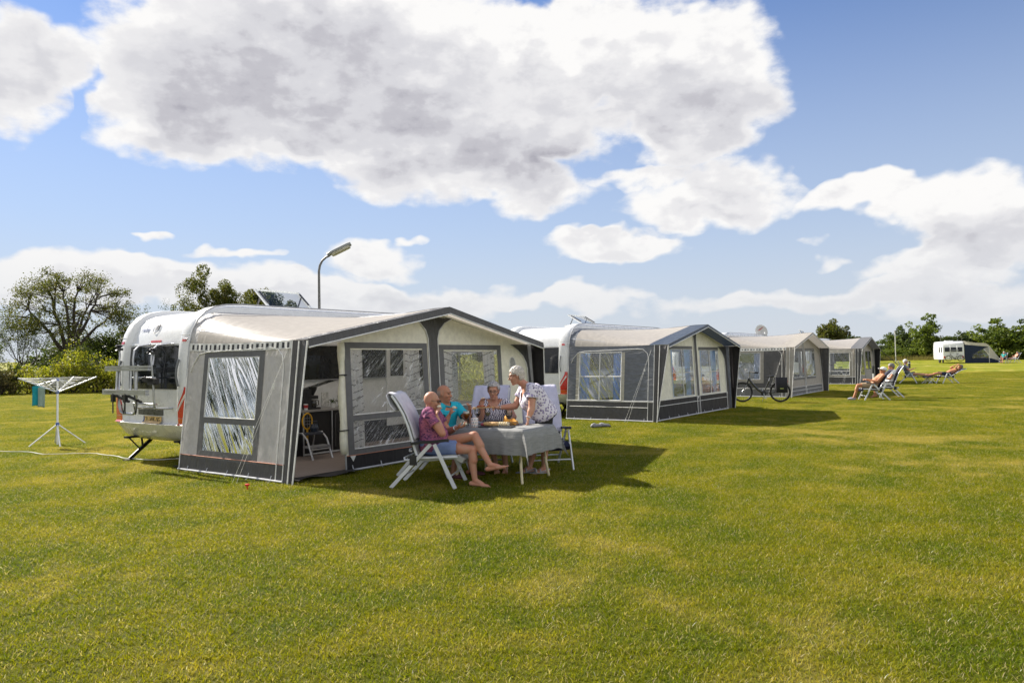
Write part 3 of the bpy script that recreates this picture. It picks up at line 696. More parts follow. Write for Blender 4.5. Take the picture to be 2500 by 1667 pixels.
    for k in range(5): b = D * (k + .5) / 5; m = MB(); m.tube([SA(b, .09, .01), SA(b, .02, .03), SA(b + .02, .0, .05)], .007, 5); m.build('peg_loop', f_strap, sd)
    # far side wall with a window, seen through the front
    hs = [(.18, 2.3, .75, 1.78)]; fw = wall(SB, .0, D, topS, hs, cfg['farwall'], 'side_wall', root); pane(SB, .18, 2.3, .75, 1.78, 0, v_far, 'window', fw)
    # front wall
    f = cfg['front']; topF = lambda a: zf(a) - .012; a0 = f.get('from', .1); a1 = f.get('to', W - .22)
    wins = f['wins']; hl = []
    for wdw in wins: hl += [(wdw[0], wdw[1], z0, z1) for z0, z1 in wdw[2]]
    fr = wall(FR, a0, a1, topF, hl, f['mat'], 'front_wall', root)
    pane(FR, a0, a1, .0, f['skirt'], .006, f['skirt_mat'], 'skirt', fr, 6)
    if f.get('skirt_line') == 'orange': line(FR, [(a0, f['skirt']), (a1, f['skirt'])], .006, .012, f_orange, 'piping', fr)
    elif f.get('skirt_line'): lines(FR, [[(a0, f['skirt']), (a1, f['skirt'])]] + [[(a0, f['skirt'] - .14), (a1, f['skirt'] - .14)]], .009, .012, f_piping, 'piping', fr)
    for wdw in wins:
        for z0, z1 in wdw[2]:
            pane(FR, wdw[0], wdw[1], z0, z1, .002, wdw[3], 'window', fr, 10)
            lines(FR, [[(wdw[0], z0), (wdw[1], z0)]] + ([[(wdw[0], z0), (wdw[0], z1), (wdw[1], z1), (wdw[1], z0)], [((wdw[0] + wdw[1]) / 2, z0), ((wdw[0] + wdw[1]) / 2, z1)], [(wdw[0], (z0 + z1) / 2), (wdw[1], (z0 + z1) / 2)]] if f.get('bars') else []), .010, .010, f_piping, 'window_piping', fr)
        zlo = min(z for z, _ in wdw[2]); zhi = max(z for _, z in wdw[2])
        if 'frame' in f:
            w_ = f.get('frame_w', .13); rect_frame(FR, wdw[0] - w_, wdw[1] + w_, zlo - f.get('fz', w_), zhi + .11, w_, .008, f['frame'], 'window_band', fr, f.get('fz', None))
            if len(wdw[2]) > 1: pane(FR, wdw[0], wdw[1], wdw[2][0][1], wdw[2][1][0], .008, f['frame'], 'window_band', fr)
        if 'topband' in f: pane(FR, wdw[0] - .04, wdw[1] + .04, zhi, zhi + .09, .008, f['topband'], 'window_band', fr)
        for side in (0, 1):
            c0, c1 = ((wdw[0], wdw[0] + .30), (wdw[1] - .30, wdw[1]))[side]
            curtain(FR, c0, c1, zlo, zhi, -.09, f['curtain'], fr)
    # dark strip over the middle pole, flaring at the top
    pmat = cfg['pole_strip']; pw = f.get('pole_w', .24); pl = f.get('pole_x', cx - .01); m = MB(); half = pw / 2
    fl = f.get('flare', .34); N_ = 16
    def hw(k): z = lerp(.0, 1.0, k); return half + fl * max(0, (k - .80) / .20) ** 2.2
    L_ = []; R_ = []
    for i in range(N_ + 1):
        k = i / N_; x0, x1 = pl - hw(k), pl + hw(k)
        L_.append(FR(x0, k * (zf(max(e0, x0)) - .03), .012)); R_.append(FR(x1, k * (zf(min(e1, x1)) - .03), .012))
    m.add(L_ + R_, [(i, i + N_ + 1, i + N_ + 2, i + 1) for i in range(N_)])
    ps_ = m.build('pole_strip', pmat, fr, 60)
    m = MB(); m.tube([(p[0], p[1] - .006, p[2]) for p in L_], .009, 6); m.tube([(p[0], p[1] - .006, p[2]) for p in R_], .009, 6); m.build('piping', f_piping, ps_)
    # dark corner at the far end of the front, rounded at the top
    m = MB(); Lc = []; Rc = []
    for i in range(N_ + 1):
        k = i / N_; z = k * (EV - .02); w_ = .12 + .55 * max(0, (k - .72) / .28) ** 2.5
        Lc.append(FR(a1 - w_ + .1, z + (.0 if k < 1 else 0), .012)); Rc.append(FR(a1 + .24 - .06 * k, z, .012))
    m.add(Lc + Rc, [(i, i + N_ + 1, i + N_ + 2, i + 1) for i in range(N_)])
    cn = m.build('corner_strip', cfg['wing'], fr, 60); m = MB(); m.tube([(p[0], p[1] - .006, p[2]) for p in Lc], .009, 6); m.build('piping', f_piping, cn)
    # wings under the overhang, both ends
    if cfg.get('wings', True):
        wl = cfg.get('wing_len', .27)
        for WF, sg in ((SA, 1), (SB, -1)):
            m = MB()
            m.grid(lambda u, v: WF(lerp(.0, -lerp(wl * .75, ov, v), u), lerp(.0, EV - .01, v), .02 * math.sin(u * 7 + v * 2) * (1 - v * .5)), 8, 12)
            wg = m.build('wing', cfg['wing'] if sg > 0 or not cfg.get('wing_far') else cfg['wing_far'], root, 60); lines(WF, [[(-wl * .75, .0), (-ov, EV - .02)]] + ([[(-.1, .0), (-.13, EV - .02)]] if sg > 0 else []), .011, .01, f_piping, 'piping', wg)
    else:
        for WF in (SA, SB):
            m = MB(); m.add([WF(.1, EV - .02), WF(-ov, EV - .02), WF(.02, EV - .30)], [(0, 1, 2)]); wg = m.build('wing', cfg['wing'], root); lines(WF, [[(.02, EV - .30), (-ov, EV - .03)]], .010, .0, f_piping, 'piping', wg)
    fs_ = MB(); fs_.tube([FR(a0, .03, .02), FR((a0 + a1) / 2, .035, .02), FR(a1, .03, .02)], .016, 6); fs_.build('ground_strap', f_strap, fr)
    nn = 9
    for k in range(nn): a = lerp(a0 + .1, a1 - .1, k / (nn - 1)); m = MB(); m.tube([FR(a, .10, .01), FR(a, .02, .035), FR(a, .0, .05)], .008, 5); m.build('peg_loop', f_strap, fr)
    m = MB(); m.grid(lambda u, v: (lerp(.15, W - .15, u), D - .004 + .02 * math.sin(u * 40) * (1 - v), lerp(.0, .46, v)), 40, 3); m.build('draught_skirt', f_black, root, 60)
    # inner frame
    m = MB()
    for x in (e0 + .06, cx, e1 - .06):
        zt = zf(x) - .05; m.tube([(x if x != cx else cx, .14, .0), (x, .12, zt)], .014, 8)
        m.tube([(x, .12, zt), (x, D - .05, zr(x) - .04)], .013, 8)
    m.tube([(e0 + .06, .12, EV - .04), (cx, .12, PK - .05), (e1 - .06, .12, EV - .04)], .013, 8)
    m.build('tent_poles', alu, root)
    m = MB(); m.tube([SA(.10, 1.80, .012), SA(.55, .0, .34)], .0018, 5); m.tube([SA(.10, 1.80, .012), SA(.62, .0, .36)], .0018, 5); m.box(SA(.22, 1.3, .11), (.012, .03, .07))
    m.build('guy_line', rope_white, root)
    for a in (a0 + .12, pl, a1): m = MB(); q_ = f['skirt'] + .0; m.add([FR(a - .06, q_, .014), FR(a + .06, q_, .014), FR(a, q_ - .09, .014)], [(0, 1, 2)]); m.build('strap_patch', f_piping, fr)
    if 'extra' in cfg: cfg['extra'](root, fr, sd, FR, SA)
    return root
A1 = (-3.09, 9.94, 0); A2 = (3.47, 18.37, 0); A3 = (10.66 - .203, 28.22 + .145, 0); A4 = (18.62 - .203, 39.65 + .145, 0)
def vent1(root, fr, sd, FR, SA):
    m = MB(); cx_, cz = 5.42, 1.5; rx, rz = .10, .165
    ring = [FR(cx_ + rx * math.cos(a), cz + rz * math.sin(a), .012) for a in [2 * PI * i / 28 for i in range(28)]]
    m.add([FR(cx_, cz, .006)] + [FR(cx_ + rx * math.cos(a), cz + rz * math.sin(a), .006) for a in [2 * PI * i / 28 for i in range(28)]], [(0, 1 + i, 1 + (i + 1) % 28) for i in range(28)])
    v = m.build('vent', f_band, fr); m = MB(); m.tube(ring + ring[:1], .008, 6, caps=False)
    for k in range(-3, 4):
        x = k * .028; h = rz * math.sqrt(1 - (x / rx) ** 2) if abs(x) < rx else 0; m.tube([FR(cx_ + x, cz - h, .012), FR(cx_ + x, cz + h, .012)], .0035, 5)
    for k in range(-4, 5):
        z = k * .036; h = rx * math.sqrt(1 - (z / rz) ** 2); m.tube([FR(cx_ - h, cz + z, .012), FR(cx_ + h, cz + z, .012)], .0035, 5)
    m.build('vent_grille', f_piping, v)
    # the door sheet, rolled to the side of the opening and tied twice
    m = MB(); pts = [FR(1.05 + .05 * sm(z, 0, 1.9) * 0 - .02 * math.sin(z * 2.2), z, .05) for z in [.28 + 1.62 * i / 14 for i in range(15)]]
    m.tube(pts, [.055 + .015 * math.sin(i * 1.1) for i in range(15)], 14, flat=.8); d = m.build('rolled_door', f_cream, fr, 180)
    for z in (.62, 1.42):
        m = MB(); m.tube([FR(1.05 + .085 * math.cos(a), z + .01 * math.sin(a), .05 + .07 * math.sin(a)) for a in [2 * PI * i / 14 for i in range(15)]], .009, 6); m.build('tie', black_pl, d)
    m = MB(); m.tube([FR(1.08, .0, .03), FR(1.08, .55, .03)], .014, 8); m.build('door_pole', alu, root)
cfg1 = dict(roof=f_roof, band=f_grey, canopy=f_dark, wing=f_dark, wing_far=f_black, pole_strip=f_dark, farwall=f_grey, ov=.30, peak=2.5, valance=(.95, .0), shift=.05,
    side=dict(mat=f_grey, skirt=.25, skirt_mat=f_dark, win=(.72, 1.96, .83, 1.71), win2=(.34, .74), frame=f_band, frame_w=.12, vinyl=v_side, skirt_line='orange'),
    front=dict(mat=f_cream, skirt=.24, skirt_mat=f_black, skirt_line='orange', frm=1.1, wins=[(1.28, 2.86, ((.33, .74), (.83, 1.80)), v_front), (3.40, 4.94, ((.33, .74), (.83, 1.78)), v_far)], frame=f_band, frame_w=.12, fz=.09, curtain=c_chev, pole_x=3.13, pole_w=.24, flare=.45), extra=vent1)
cfg1['front']['from'] = 1.12
cfg2 = dict(roof=f_roof, band=f_bluegrey, canopy=f_blue, wing=f_dark, wing_far=f_black, pole_strip=f_dark, farwall=f_bluegrey, ov=.36, canopy_from=.16, peak=2.5, wings=True, wing_len=.12, fascia=.07,
    side=dict(mat=f_bluegrey, skirt=.5, skirt_mat=f_dark, win=(.92, 2.16, .53, 1.76), vinyl=v_blue, curtain=c_blue, bars=(1.55, 1.14), double=True, gather=fabric('cloth_cream_strip', (.58, .55, .47), .2, .6, .5)),
    front=dict(mat=f_cream, skirt=.52, skirt_mat=f_black, skirt_line=1, wins=[(1.28, 2.78, ((.56, 1.82),), v_clear), (3.32, 4.80, ((.56, 1.80),), v_clear)], topband=f_band, curtain=c_blue, bars=True, pole_w=.2, pole_x=3.02, flare=.1))
cfg2['front']['from'] = .22; cfg2['front']['to'] = 5.35
cfg3 = dict(roof=f_roof, band=f_beige, canopy=f_beige, wing=f_beige, wing_far=f_dark, pole_strip=f_band, farwall=f_dark, ov=.32, canopy_from=.3, peak=2.54, valance=(.9, .022), fascia=.06,
    side=dict(mat=f_dark, skirt=.34, skirt_mat=f_band, win=(1.0, 2.2, .69, 1.73), frame=f_beige, frame_w=.14, vinyl=v_blue, curtain=c_white),
    front=dict(mat=f_beige, skirt=.34, skirt_mat=f_band, skirt_line=1, wins=[(1.25, 2.85, ((.72, 1.78),), v_front), (3.3, 4.75, ((.72, 1.80),), v_clear)], frame=f_band, frame_w=.05, fz=.10, curtain=c_white, pole_w=.16, flare=.03))
cfg3['front']['from'] = .1
cfg4 = dict(roof=f_roof, band=f_beige, canopy=f_band, wing=f_dark, wing_far=f_black, pole_strip=f_dark, farwall=f_beige, ov=.34, canopy_from=.25, peak=2.58, fascia=.06,
    side=dict(mat=f_beige, skirt=.40, skirt_mat=f_dark, win=(.30, 2.3, .50, 1.72), vinyl=v_blue, bars=(1.30, .72)),
    front=dict(mat=f_beige, skirt=.2, skirt_mat=f_dark, wins=[(.9, 2.75, ((.45, 1.80),), v_clear), (3.3, 4.9, ((.72, 1.80),), v_clear)], curtain=c_white, pole_w=.12, flare=.02))
caravan(A1, 'white caravan with a bike rack and yellow plate on its rear', True, (2.70, 1.15, 40, .56, 1.0), True)
awning(A1, 6.15, cfg1, 'grey and cream awning with its door rolled open, behind the dining group')
caravan(A2, 'white caravan with red tail light beside the blue awning', False, (2.9, 1.2, 30, .6, .9))
awning(A2, 5.75, cfg2, 'blue awning with cream front panels and a shadow on the lawn before it')
caravan(A3, 'white caravan hidden behind the beige awning with the satellite dish', False, None)
awning(A3, 6.0, cfg3, 'beige awning with checked valance behind the parked bicycle')
caravan(A4, 'white caravan behind the smallest awning at the end of the row', False, (2.0, .8, 60, .5, .6))
awning(A4, 5.9, cfg4, 'farthest awning of the row with a bicycle showing through its side window')
# ------------------------------------------------------------------ trees, bushes, far vegetation
bark = P('bark', (.045, .036, .028), .9, bump=.6, bs=12, bd=.03, var=.3)
lf_oak = leafmat('leaf_oak', (.036, .060, .010), (.085, .098, .018), (.14, .10, .028), .45)
lf_dark = leafmat('leaf_dark', (.022, .042, .010), (.055, .078, .014), (.075, .09, .018), .4)
lf_lime = leafmat('leaf_lime', (.12, .17, .012), (.25, .27, .022), (.36, .27, .04), .5)
lf_far = leafmat('leaf_far', (.032, .058, .020), (.070, .098, .026), (.085, .105, .032), .4, .35)
lf_farb = leafmat('leaf_far_bright', (.055, .095, .014), (.12, .16, .022), (.15, .175, .032), .45, .35)
lf_pale = leafmat('leaf_pale', (.07, .08, .03), (.14, .125, .045), (.22, .17, .07), .45, .8)
def leaf(m, p, s, rng, droop=.0):
    n = Vector((rng.gauss(0, 1), rng.gauss(0, 1), rng.gauss(0, .8) + .5)).normalized(); a = n.orthogonal().normalized()
    a = Quaternion(n, rng.uniform(0, 6.3)) @ a; b = n.cross(a); l = s * rng.uniform(.6, 1.25); wd = l * .55
    m.add([p - a * l * .5, p + b * wd * .5 + a * l * .02, p + a * l * .5, p - b * wd * .5 + a * l * .05], [(0, 1, 2, 3)])
def tree(name, label, loc, H, spread, seed, leafm, ls=.15, nl=34, trunk=.16, split=.22, depth=4, up=.5, group=None, rc=.55, cat='tree', bare=0):
    rng = random.Random(seed); root = thing(name, label, cat, loc, 0, group); wd = MB(); lf = MB()
    def branch(p, d, L, r, k):
        pts = [p]; q = p.copy(); dd = d.copy(); ns = 4
        for i in range(ns):
            dd = (dd + Vector((rng.gauss(0, .13), rng.gauss(0, .13), rng.gauss(0, .08) + .05 * up))).normalized(); q = q + dd * L / ns; pts.append(q.copy())
        wd.tube(pts, [lerp(r, r * .55, i / ns) for i in range(ns + 1)], 7 if k < 2 else 5, caps=False)
        if k >= depth - 1:
            for i in range(nl):
                f = rng.uniform(.2, 1.1); b = pts[min(ns, int(f * ns))]
                if b.z < bare * H * (1.25 - .5 * min(1, math.hypot(b.x, b.y) / (spread * .5))): continue
                leaf(lf, b + Vector((rng.gauss(0, 1), rng.gauss(0, 1), rng.gauss(0, .8))) * rc * .42, ls, rng)
        if k < depth:
            n = rng.choice((3, 3, 4)) if k else 6
            for i in range(n):
                f = rng.uniform(.35, 1.0) if i else 1.0; j = min(ns - 1, int(f * ns)); bp = pts[j + 1] if f >= 1 else pts[j].lerp(pts[j + 1], f * ns - j)
                ax = dd.orthogonal(); ax = Quaternion(dd, rng.uniform(0, 6.3) if k else i * 2 * PI / n + rng.uniform(-.3, .3)) @ ax
                nd = Quaternion(ax, rad(rng.uniform(18, 48) if i else rng.uniform(4, 15))) @ dd
                branch(bp, nd, L * rng.uniform(.62, .86) if k else H * rng.uniform(.30, .40), r * rng.uniform(.45, .62), k + 1)
    branch(Vector((0, 0, -.1)), Vector((rng.gauss(0, .03), rng.gauss(0, .03), 1)), H * split, trunk, 0)
    # fit to the wanted height and width
    hi = max(v[2] for v in wd.v + lf.v); wx = max(abs(v[0]) for v in lf.v) + .01
    kz = H / hi; kx = min(1.6, max(.6, spread / 2 / (wx * .9)))
    def fit(V): return [(v[0] * lerp(1, kx, sm(v[2], H * split * .5, H * .6)), v[1] * lerp(1, kx, sm(v[2], H * split * .5, H * .6)), v[2] * kz) for v in V]
    wd.v = fit(wd.v); lf.v = fit(lf.v)
    wd.build('trunk', bark, root, 180); lf.build('crown', leafm, root, 0); return root
def shrub(name, label, loc, lumps, seed, leafm, ls=.12, n=700, group=None, cat='bush', stems=True):
    """foliage gathered in uneven lumps (x, y, z, rx, ry, rz)"""
    rng = random.Random(seed); root = thing(name, label, cat, loc, 0, group); lf = MB(); wd = MB()
    for (x, y, z, rx, ry, rz) in lumps:
        k = int(n * (rx * ry * rz) ** .45); sub = [(Vector((rng.gauss(0, .55), rng.gauss(0, .55), rng.gauss(0, .5))), rng.uniform(.25, .5)) for _ in range(12)]
        for i in range(k):
            c, r = rng.choice(sub); v = c + Vector((rng.gauss(0, 1), rng.gauss(0, 1), rng.gauss(0, 1))).normalized() * r * rng.uniform(.6, 1.1)
            p = Vector((x + v.x * rx, y + v.y * ry, max(.03, z + v.z * rz))); leaf(lf, p, ls, rng)
        if stems:
            for i in range(4): wd.tube([(x + rng.gauss(0, .15) * rx, y, 0), (x + rng.gauss(0, .3) * rx, y + rng.gauss(0, .2), z * .6), (x + rng.gauss(0, .5) * rx, y + rng.gauss(0, .3), z + rz * .6)], [.04, .025, .01], 5)
    lf.build('foliage', leafm, root, 0)
    if stems: wd.build('stem', bark, root, 180)
    return root
GL = 'trees and bushes along the field edge'
def spreading_tree(name, label, loc, H, Rx, seed, leafm, ls, ncl, nleaf, cz=.52, trunk=.42, group=None, cr=.5):
    """short trunk, long bare limbs fanning out to leaf clumps spread over a dome"""
    rng = random.Random(seed); root = thing(name, label, 'tree', loc, 0, group); wd = MB(); lf = MB(); fork = Vector((0, 0, H * .24)); C0 = Vector((0, 0, H * cz)); rz = H * (1 - cz) - .3
    wd.tube([(0, 0, -.2), (.05, 0, H * .12), tuple(fork)], [trunk, trunk * .85, trunk * .8], 10)
    limbs = []
    for i in range(9):
        a = i * 2 * PI / 9 + rng.uniform(-.3, .3); e = rng.uniform(.35, 1.25); tip = C0 + Vector((Rx * .8 * math.cos(a) * math.cos(e), Rx * .8 * math.sin(a) * math.cos(e), rz * .8 * math.sin(e)))
        mid = fork.lerp(tip, .5) + Vector((rng.gauss(0, .25), rng.gauss(0, .25), .35)); pts = [fork.lerp(mid, k / 4) if k <= 4 else mid.lerp(tip, (k - 4) / 4) for k in range(9)]
        pts = [p + Vector((rng.gauss(0, .05), rng.gauss(0, .05), .25 * math.sin(PI * j / 8))) for j, p in enumerate(pts)]; wd.tube(pts, [lerp(trunk * .5, .045, (j / 8) ** .7) for j in range(9)], 8, caps=False); limbs.append(pts)
    for i in range(ncl):
        u = rng.uniform(-.18, 1); a = rng.uniform(0, 2 * PI); r = rng.uniform(.55, 1.0) ** .5; q = math.sqrt(max(0, 1 - u * u)) * r
        c = C0 + Vector((Rx * q * math.cos(a), Rx * q * math.sin(a), rz * u * r)); c += Vector((rng.gauss(0, .2), rng.gauss(0, .2), rng.gauss(0, .2)))
        best = min(((p - c).length, j, L) for L in range(len(limbs)) for j, p in enumerate(limbs[L]) if j >= 2); p0_ = limbs[best[2]][max(2, best[1] - 1)]
        m1 = p0_.lerp(c, .5) + Vector((rng.gauss(0, .12), rng.gauss(0, .12), .12)); wd.tube([p0_, m1, c], [.045, .03, .012], 5, caps=False); s_ = cr * rng.uniform(.6, 1.25)
        for k in range(int(nleaf * rng.uniform(.6, 1.3))):
            v = Vector((rng.gauss(0, 1), rng.gauss(0, 1), rng.gauss(0, .7))); leaf(lf, c + v * s_ * .55, ls, rng)
        for k in range(3): wd.tube([c, c + Vector((rng.gauss(0, 1), rng.gauss(0, 1), rng.gauss(.2, .7))) * s_ * .7], [.012, .005], 4, caps=False)
    wd.build('trunk', bark, root, 180); lf.build('crown', leafm, root, 0); return root
spreading_tree('broad_tree', 'broad spreading tree with open branches, tallest at the field edge', (-34.7, 58, -.1), 9.7, 4.75, 11, lf_oak, .145, 135, 130, .50, .38, GL, .62)
tree('slender_tree', 'slender tree with thin straight trunk before the broad tree', (-36.3, 54.6, -.1), 6.6, 3.4, 31, lf_dark, .14, 16, .11, .42, 4, .7, GL, .6)
tree('thin_tree', 'thin tree at the left picture edge beside the broad tree', (-40.5, 57.5, -.1), 7.8, 4.4, 37, lf_dark, .15, 22, .12, .3, 4, .6, GL, .6)
tree('small_tree', 'small dark tree between broad tree and caravan', (-29.2, 62.1, -.1), 7.5, 3.2, 41, lf_dark, .16, 30, .12, .3, 4, .6, GL, .6)
tree('leafy_tree', 'leafy tree partly hidden behind the broad tree', (-32.7, 63.2, -.1), 5.6, 8.5, 47, lf_dark, .22, 80, .14, .2, 4, .3, GL, .8)
tree('shadow_tree', 'dark low tree behind the slender tree', (-39.0, 64.4, -.1), 5.0, 8.5, 49, lf_dark, .22, 80, .14, .2, 4, .3, GL, .8)
for k, (x, y, zs, wd, m_, lab) in enumerate([(-29.7, 46.2, 1.35, 1.6, lf_lime, 'yellow green bush standing behind the clothes dryer'), (-27.6, 46.6, 1.7, 1.9, lf_lime, 'tallest yellow green bush next to the near caravan'), (-25.4, 47.2, 1.4, 1.6, lf_lime, 'yellow green bush half hidden by the near caravan'), (-31.5, 45.8, 1.1, 1.4, lf_pale, 'pale faded bush right of the dark hedge'), (-28.9, 48.4, 1.9, 2.2, lf_dark, 'dark bush behind the yellow green bushes'), (-22.5, 49, 1.6, 2.0, lf_lime, 'green bush behind the near caravan'), (-19.0, 50, 1.6, 2.0, lf_dark, 'dark bush far behind the near caravan')]):
    rng = random.Random(60 + k)
    L = [(rng.uniform(-.8, .8) * wd, rng.uniform(-.5, .5), zs * rng.uniform(.5, 1.0), wd * .55, .9, zs * .65) for _ in range(5)] + [(0, 0, zs * .5, wd, 1, zs * .6)]
    shrub('bush', lab, (x, y, -.05), L, 70 + k, m_, .13, 900, GL)
for k, (x, y, hgt, lab) in enumerate([(-34.6, 45.5, 3.1, 'dark tall hedge bush at the left picture edge'), (-36.8, 46.5, 4.2, 'high dark bush beyond the left hedge'), (-32.9, 46.5, 1.9, 'dark lower bush beside the tall hedge')]):
    rng = random.Random(80 + k)
    L = [(rng.uniform(-1.2, 1.2), rng.uniform(-.6, .6), hgt * rng.uniform(.25, .75), 1.1, 1.0, hgt * .32) for _ in range(7)]
    shrub('bush', lab, (x, y, -.05), L, 90 + k, lf_dark, .15, 1300, GL)
hedge_kids = [o for o in C.objects if o.get('label') in ('leafy tree partly hidden behind the broad tree', 'broad spreading tree with open branches, tallest at the field edge')]
ORD = ['first', 'second', 'third', 'fourth', 'fifth', 'sixth', 'seventh', 'eighth', 'ninth', 'tenth', 'eleventh', 'twelfth', 'thirteenth']
for k in range(7):      # the tree line runs on to the left of the picture and shows in the creased windows
    dup(hedge_kids[k % 2], (-52 - (k % 3) * 2.5, 36 - k * 5.5, -.1), k * 1.3, ORD[k] + ' tree of the field edge line mirrored in the creased window of the near awning')
# ---- far side of the field: a few grown shapes, copied
def blob_tree(name, seed, H, Wd, leafm, ls, n, lab, grp):
    rng = random.Random(seed); L = []
    for i in range(11):
        z = H * rng.uniform(.22, .82); w_ = Wd * .5 * math.sqrt(max(.1, 1 - ((z - H * .45) / (H * .55)) ** 2)); a = rng.uniform(0, 6.3); r = w_ * rng.uniform(.2, .75)
        L.append((r * math.cos(a), r * math.sin(a), z, Wd * rng.uniform(.2, .34), Wd * rng.uniform(.2, .34), H * rng.uniform(.13, .22)))
    o = shrub(name, lab, (0, 0, 0), L, seed + 5, leafm, ls, n, grp, 'tree', False)
    o.children[0].name = 'crown'; m = MB(); m.tube([(0, 0, -.2), (.05, 0, H * .4), (0, .1, H * .75)], [H * .035, H * .025, H * .01], 7); m.build('trunk', bark, o, 180); return o
for nm, lab, x, y, h_, w_, sd in (('round_tree', 'round dense tree rising behind the near caravan roof', -24.8, 59.8, 9.2, 6.2, 23), ('low_tree', 'low dark tree behind the open roof hatch', -19.8, 62.1, 7.6, 5.8, 43), ('side_tree', 'lower tree between the round tree and the roof hatch', -22.1, 63.2, 7.2, 4.4, 44)):
    o = blob_tree(nm, sd, h_, w_, lf_oak, .17, 2400, lab, GL); o.location = (x, y, -.1)
GF = 'trees at the far end of the field'
protos = [blob_tree('far_tree', 101, 4.6, 5.2, lf_far, .34, 420, '', GF), blob_tree('far_tree', 113, 5.4, 4.4, lf_farb, .34, 420, '', GF), blob_tree('far_tree', 127, 6.2, 6.6, lf_far, .38, 420, '', GF), blob_tree('far_tree', 131, 4.4, 6.0, lf_farb, .32, 420, '', GF)]
used = set()
def far(k, x, y, s, lab, sz=None):
    z = terrain(x, y) - .1
    if k not in used: o = protos[k]; used.add(k); o.location = (x, y, z)
    else: o = dup(protos[k], (x, y, z))
    o.rotation_euler = (0, 0, (x * 7 + y) % 6.28); o.scale = (s * 1.3, s * 1.3, (sz or s) * .92); o['label'] = lab; o['group'] = GF
far(2, 49.5, 111, .8, 'dark round tree right of the farthest awning, by the lamp pole')
tall_spots = [(64, 124, 1.28, 1.35)]
GH = 'hedge trees beyond the far caravan'
rng = random.Random(7)
for i in range(13):
    x = lerp(52, 79, i / 12) + rng.uniform(-1, 1); y = rng.uniform(112, 126)
    far(i % 4, x, y, rng.uniform(.48, .70), ORD[i] + ' low dark green tree along the far line, counted from the lamp pole')
for i in range(13):
    far([0, 2][i % 2], lerp(56, 96, i / 12), rng.uniform(138, 150), rng.uniform(.62, .88), ORD[i] + ' distant tree showing over the far line, counted from the lamp pole')
far(0, 64.5, 122, .72, 'tall bare topped tree standing out of the tree line', 1.40)
for i in range(12):
    x = lerp(68.5, 84, i / 11); y = lerp(104, 97, i / 11) + rng.uniform(-1.5, 2)
    far([1, 3][i % 2], x, y, rng.uniform(.85, 1.15) * lerp(.95, 1.12, i / 11), ORD[i] + ' bright green tree of the thick hedge, counted from the far caravan tent')
far(2, 80.5, 108, 1.05, 'dark tree top rising above the bright green hedge', 1.25)
far(0, 68, 112, .95, 'dark tree just right of the far caravan roof', 1.2)
far(1, 63.5, 113, .8, 'tree behind the roof of the far caravan', 1.25)
# tall dome shaped tree behind the third and fourth awning
dome = blob_tree('dome_tree', 151, 5.3, 4.4, lf_oak, .26, 900, 'dome shaped brownish green tree behind the third awning', GF); dome.location = (41.3, 95, terrain(41, 95))
for i in range(9):
    far(i % 4, lerp(-14, 38, i / 8), rng.uniform(150, 170), rng.uniform(.6, .8), ORD[i] + ' low distant tree mostly hidden behind the row of awnings')
# dry weeds in front of the far trees
m = MB(); rng = random.Random(3)
for i in range(5000):
    x = rng.uniform(40, 95); y = rng.uniform(108, 112) - (x - 60) * .12; h = rng.uniform(.3, .9); a = rng.gauss(0, .2); z = terrain(x, y)
    m.add([(x - .03, y, z), (x + .03, y, z), (x + a, y + rng.gauss(0, .2), z + h)], [(0, 1, 2)])
tag(m.build('tall_grass', lf_pale, None, 0), 'tall dry grass along the far field edge', 'tall grass', kind='stuff')
